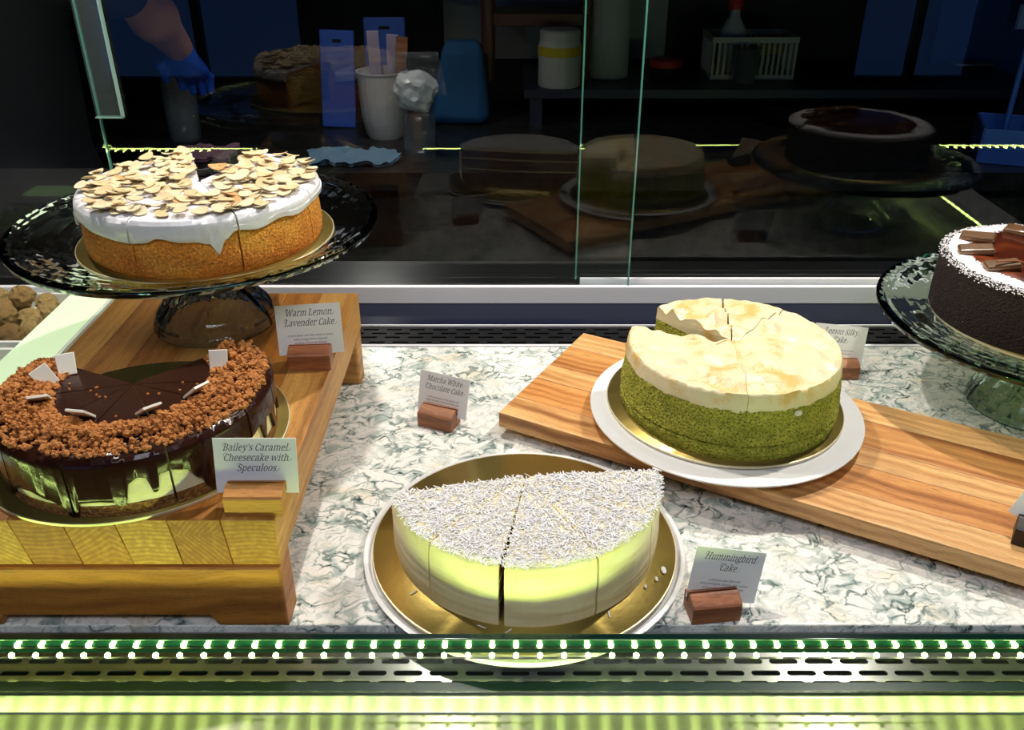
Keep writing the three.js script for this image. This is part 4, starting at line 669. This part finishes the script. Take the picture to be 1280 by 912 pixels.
{ // kitchen cupboard and a lamp added out of view to brighten the beaker
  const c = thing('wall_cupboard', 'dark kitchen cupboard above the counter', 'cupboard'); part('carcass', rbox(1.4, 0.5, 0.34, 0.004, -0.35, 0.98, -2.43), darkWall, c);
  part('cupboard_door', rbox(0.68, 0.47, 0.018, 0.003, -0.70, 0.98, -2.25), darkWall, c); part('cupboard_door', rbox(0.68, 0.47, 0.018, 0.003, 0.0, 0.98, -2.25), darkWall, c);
  const l = thing('added_pendant_lamp', 'small black lamp added out of view to brighten the beaker', 'lamp', [-0.32, 0.46, -1.93]);
  part('shade', ring([[0.075, 0], [0.078, 0], [0.045, 0.09], [0.012, 0.10], [0.012, 0.097], [0.043, 0.087]]), blackMetal, l); part('cord', new THREE.CylinderGeometry(0.003, 0.003, 1.14, 8).translate(0, 0.67, 0), blackMetal, l);
  part('lamp_disc', new THREE.CylinderGeometry(0.04, 0.04, 0.003, 24).translate(0, 0.040, 0), std({ color: rgb(0, 0, 0), emissive: rgb(1, 0.95, 0.9), emissiveIntensity: 3 }), l);
  const a = new THREE.RectAreaLight(rgb(1, 0.95, 0.9), 34, 0.06, 0.06); a.position.set(-0.32, 0.496, -1.93); a.lookAt(-0.32, 0, -1.95); scene.add(a);
}

// ------------------------------------------------------------------ person at the back counter
{
  function field(bones, cell, k) {
    const lo = new THREE.Vector3(1e9, 1e9, 1e9), hi = new THREE.Vector3(-1e9, -1e9, -1e9);
    for (const [a, ra, b, rb] of bones) for (const [p, r] of [[a, ra], [b, rb]]) { lo.min(new THREE.Vector3(...p).subScalar(r + cell * 3)); hi.max(new THREE.Vector3(...p).addScalar(r + cell * 3)); }
    const size = Math.max(hi.x - lo.x, hi.y - lo.y, hi.z - lo.z), n = Math.ceil(size / cell) + 1, c = lo.clone().add(hi).multiplyScalar(0.5), mc = new MarchingCubes(n, new THREE.MeshBasicMaterial(), false, false, 400000);
    mc.isolation = 0; const half = n / 2, step = size / n;
    for (let z = 0; z < n; z++) for (let y = 0; y < n; y++) for (let x = 0; x < n; x++) {
      const px = c.x + (x - half) / half * size / 2, py = c.y + (y - half) / half * size / 2, pz = c.z + (z - half) / half * size / 2;
      let d = 1;
      for (const [a, ra, b, rb] of bones) {
        const bx = b[0] - a[0], by = b[1] - a[1], bz = b[2] - a[2], t = clamp(((px - a[0]) * bx + (py - a[1]) * by + (pz - a[2]) * bz) / (bx * bx + by * by + bz * bz + 1e-9));
        const e = Math.hypot(px - a[0] - bx * t, py - a[1] - by * t, pz - a[2] - bz * t) - (ra + (rb - ra) * t), h = clamp(0.5 + 0.5 * (d - e) / k);
        d = d + (e - d) * h - k * h * (1 - h);
      }
      mc.field[x + y * n + z * n * n] = -d;
    }
    mc.update();
    const g = new THREE.BufferGeometry(), m = mc.count ?? mc.geometry.drawRange.count;
    g.setAttribute('position', new THREE.BufferAttribute(mc.positionArray.slice(0, m * 3), 3)); g.setAttribute('normal', new THREE.BufferAttribute(mc.normalArray.slice(0, m * 3), 3));
    g.scale(size / 2, size / 2, size / 2); g.translate(c.x, c.y, c.z); return g;
  }
  const P = thing('person', 'person in dark clothes and a blue glove leaning over the back counter', 'person', [-0.93, FLOOR, -1.56]);
  const skin = std({ color: rgb(0.50, 0.22, 0.11), roughness: 0.5 }), clothes = std({ color: rgb(0.012, 0.012, 0.016), roughness: 0.85, bumpMap: speck, bumpScale: 0.001 });
  // local metres, floor at 0, facing the counter (-z)
  const elbow = [0.235, 1.285, -0.17], wrist = [0.245, 1.165, -0.335];
  const bare = field([[[0, 1.43, 0.0], 0.052, [0, 1.50, -0.02], 0.050], [[0, 1.575, -0.03], 0.082, [0, 1.64, -0.02], 0.088], [[0, 1.53, -0.06], 0.045, [0, 1.55, -0.085], 0.03], [[0, 1.585, -0.105], 0.014, [0, 1.56, -0.118], 0.015], [[0.085, 1.58, -0.02], 0.018, [0.088, 1.60, -0.02], 0.02], [[-0.085, 1.58, -0.02], 0.018, [-0.088, 1.60, -0.02], 0.02], [elbow, 0.041, [0.24, 1.235, -0.245], 0.043], [[0.24, 1.235, -0.245], 0.043, wrist, 0.029], [[-0.24, 1.17, -0.03], 0.040, [-0.255, 0.96, -0.06], 0.029], [[-0.255, 0.95, -0.06], 0.03, [-0.25, 0.88, -0.07], 0.028]], 0.009, 0.02);
  const body = part('body', bare, skin, P, 'bare forearms, neck and face');
  part('clothes', field([[[-0.11, 1.36, 0], 0.085, [0.11, 1.36, 0], 0.085], [[0, 1.30, -0.01], 0.135, [0, 1.05, 0.0], 0.125], [[-0.08, 1.28, -0.01], 0.10, [-0.07, 1.0, 0], 0.10], [[0.08, 1.28, -0.01], 0.10, [0.07, 1.0, 0], 0.10], [[-0.08, 0.95, 0.01], 0.115, [0.08, 0.95, 0.01], 0.115], [[0.19, 1.385, 0], 0.066, [0.23, 1.30, -0.13], 0.053], [[-0.19, 1.385, 0], 0.066, [-0.238, 1.18, -0.02], 0.052], [[0.09, 0.9, 0], 0.10, [0.10, 0.50, -0.01], 0.072], [[0.10, 0.5, -0.01], 0.07, [0.10, 0.09, 0.02], 0.05], [[-0.09, 0.9, 0], 0.10, [-0.10, 0.50, -0.01], 0.072], [[-0.10, 0.5, -0.01], 0.07, [-0.10, 0.09, 0.02], 0.05], [[0.10, 0.045, 0.03], 0.045, [0.10, 0.04, -0.14], 0.04], [[-0.10, 0.045, 0.03], 0.045, [-0.10, 0.04, -0.14], 0.04]], 0.014, 0.035), clothes, P, 'black clothes');
  part('hair', field([[[0, 1.64, 0.0], 0.095, [0, 1.66, 0.02], 0.09], [[0, 1.58, 0.05], 0.06, [0, 1.62, 0.06], 0.07]], 0.01, 0.02), std({ color: rgb(0.01, 0.008, 0.007), roughness: 0.6 }), P);
  const h = (x, y, z) => [wrist[0] + x, wrist[1] + y, wrist[2] + z];
  const fingers = [[h(0, 0, 0), 0.027, h(0.0, -0.045, -0.03), 0.024], [h(0.012, -0.02, -0.01), 0.020, h(0.024, -0.05, -0.035), 0.016], [h(-0.014, -0.02, -0.01), 0.020, h(-0.024, -0.05, -0.03), 0.016]];
  [[0.028, 0.036], [0.010, 0.042], [-0.010, 0.040], [-0.028, 0.032]].forEach(([x, l]) => { const k = h(x, -0.055, -0.042), m = h(x * 1.1, -0.055 - l * 0.5, -0.042 - l * 0.75), e = h(x * 1.05, -0.055 - l * 1.25, -0.042 - l * 0.8); fingers.push([h(x * 0.8, -0.042, -0.026), 0.0125, k, 0.011], [k, 0.0105, m, 0.0095], [m, 0.0095, e, 0.0080]); });
  fingers.push([h(-0.02, -0.012, -0.012), 0.014, h(-0.043, -0.04, -0.01), 0.0115], [h(-0.043, -0.04, -0.01), 0.011, h(-0.046, -0.068, -0.024), 0.009]);
  part('glove', field(fingers, 0.0032, 0.006), phys({ color: rgb(0.02, 0.10, 0.62), roughness: 0.3 }), P, 'blue rubber glove');
}

scene.traverse((o) => { if (o.isMesh && o.name === 'led_chip') o.receiveShadow = false; });
renderer.render(scene, camera);
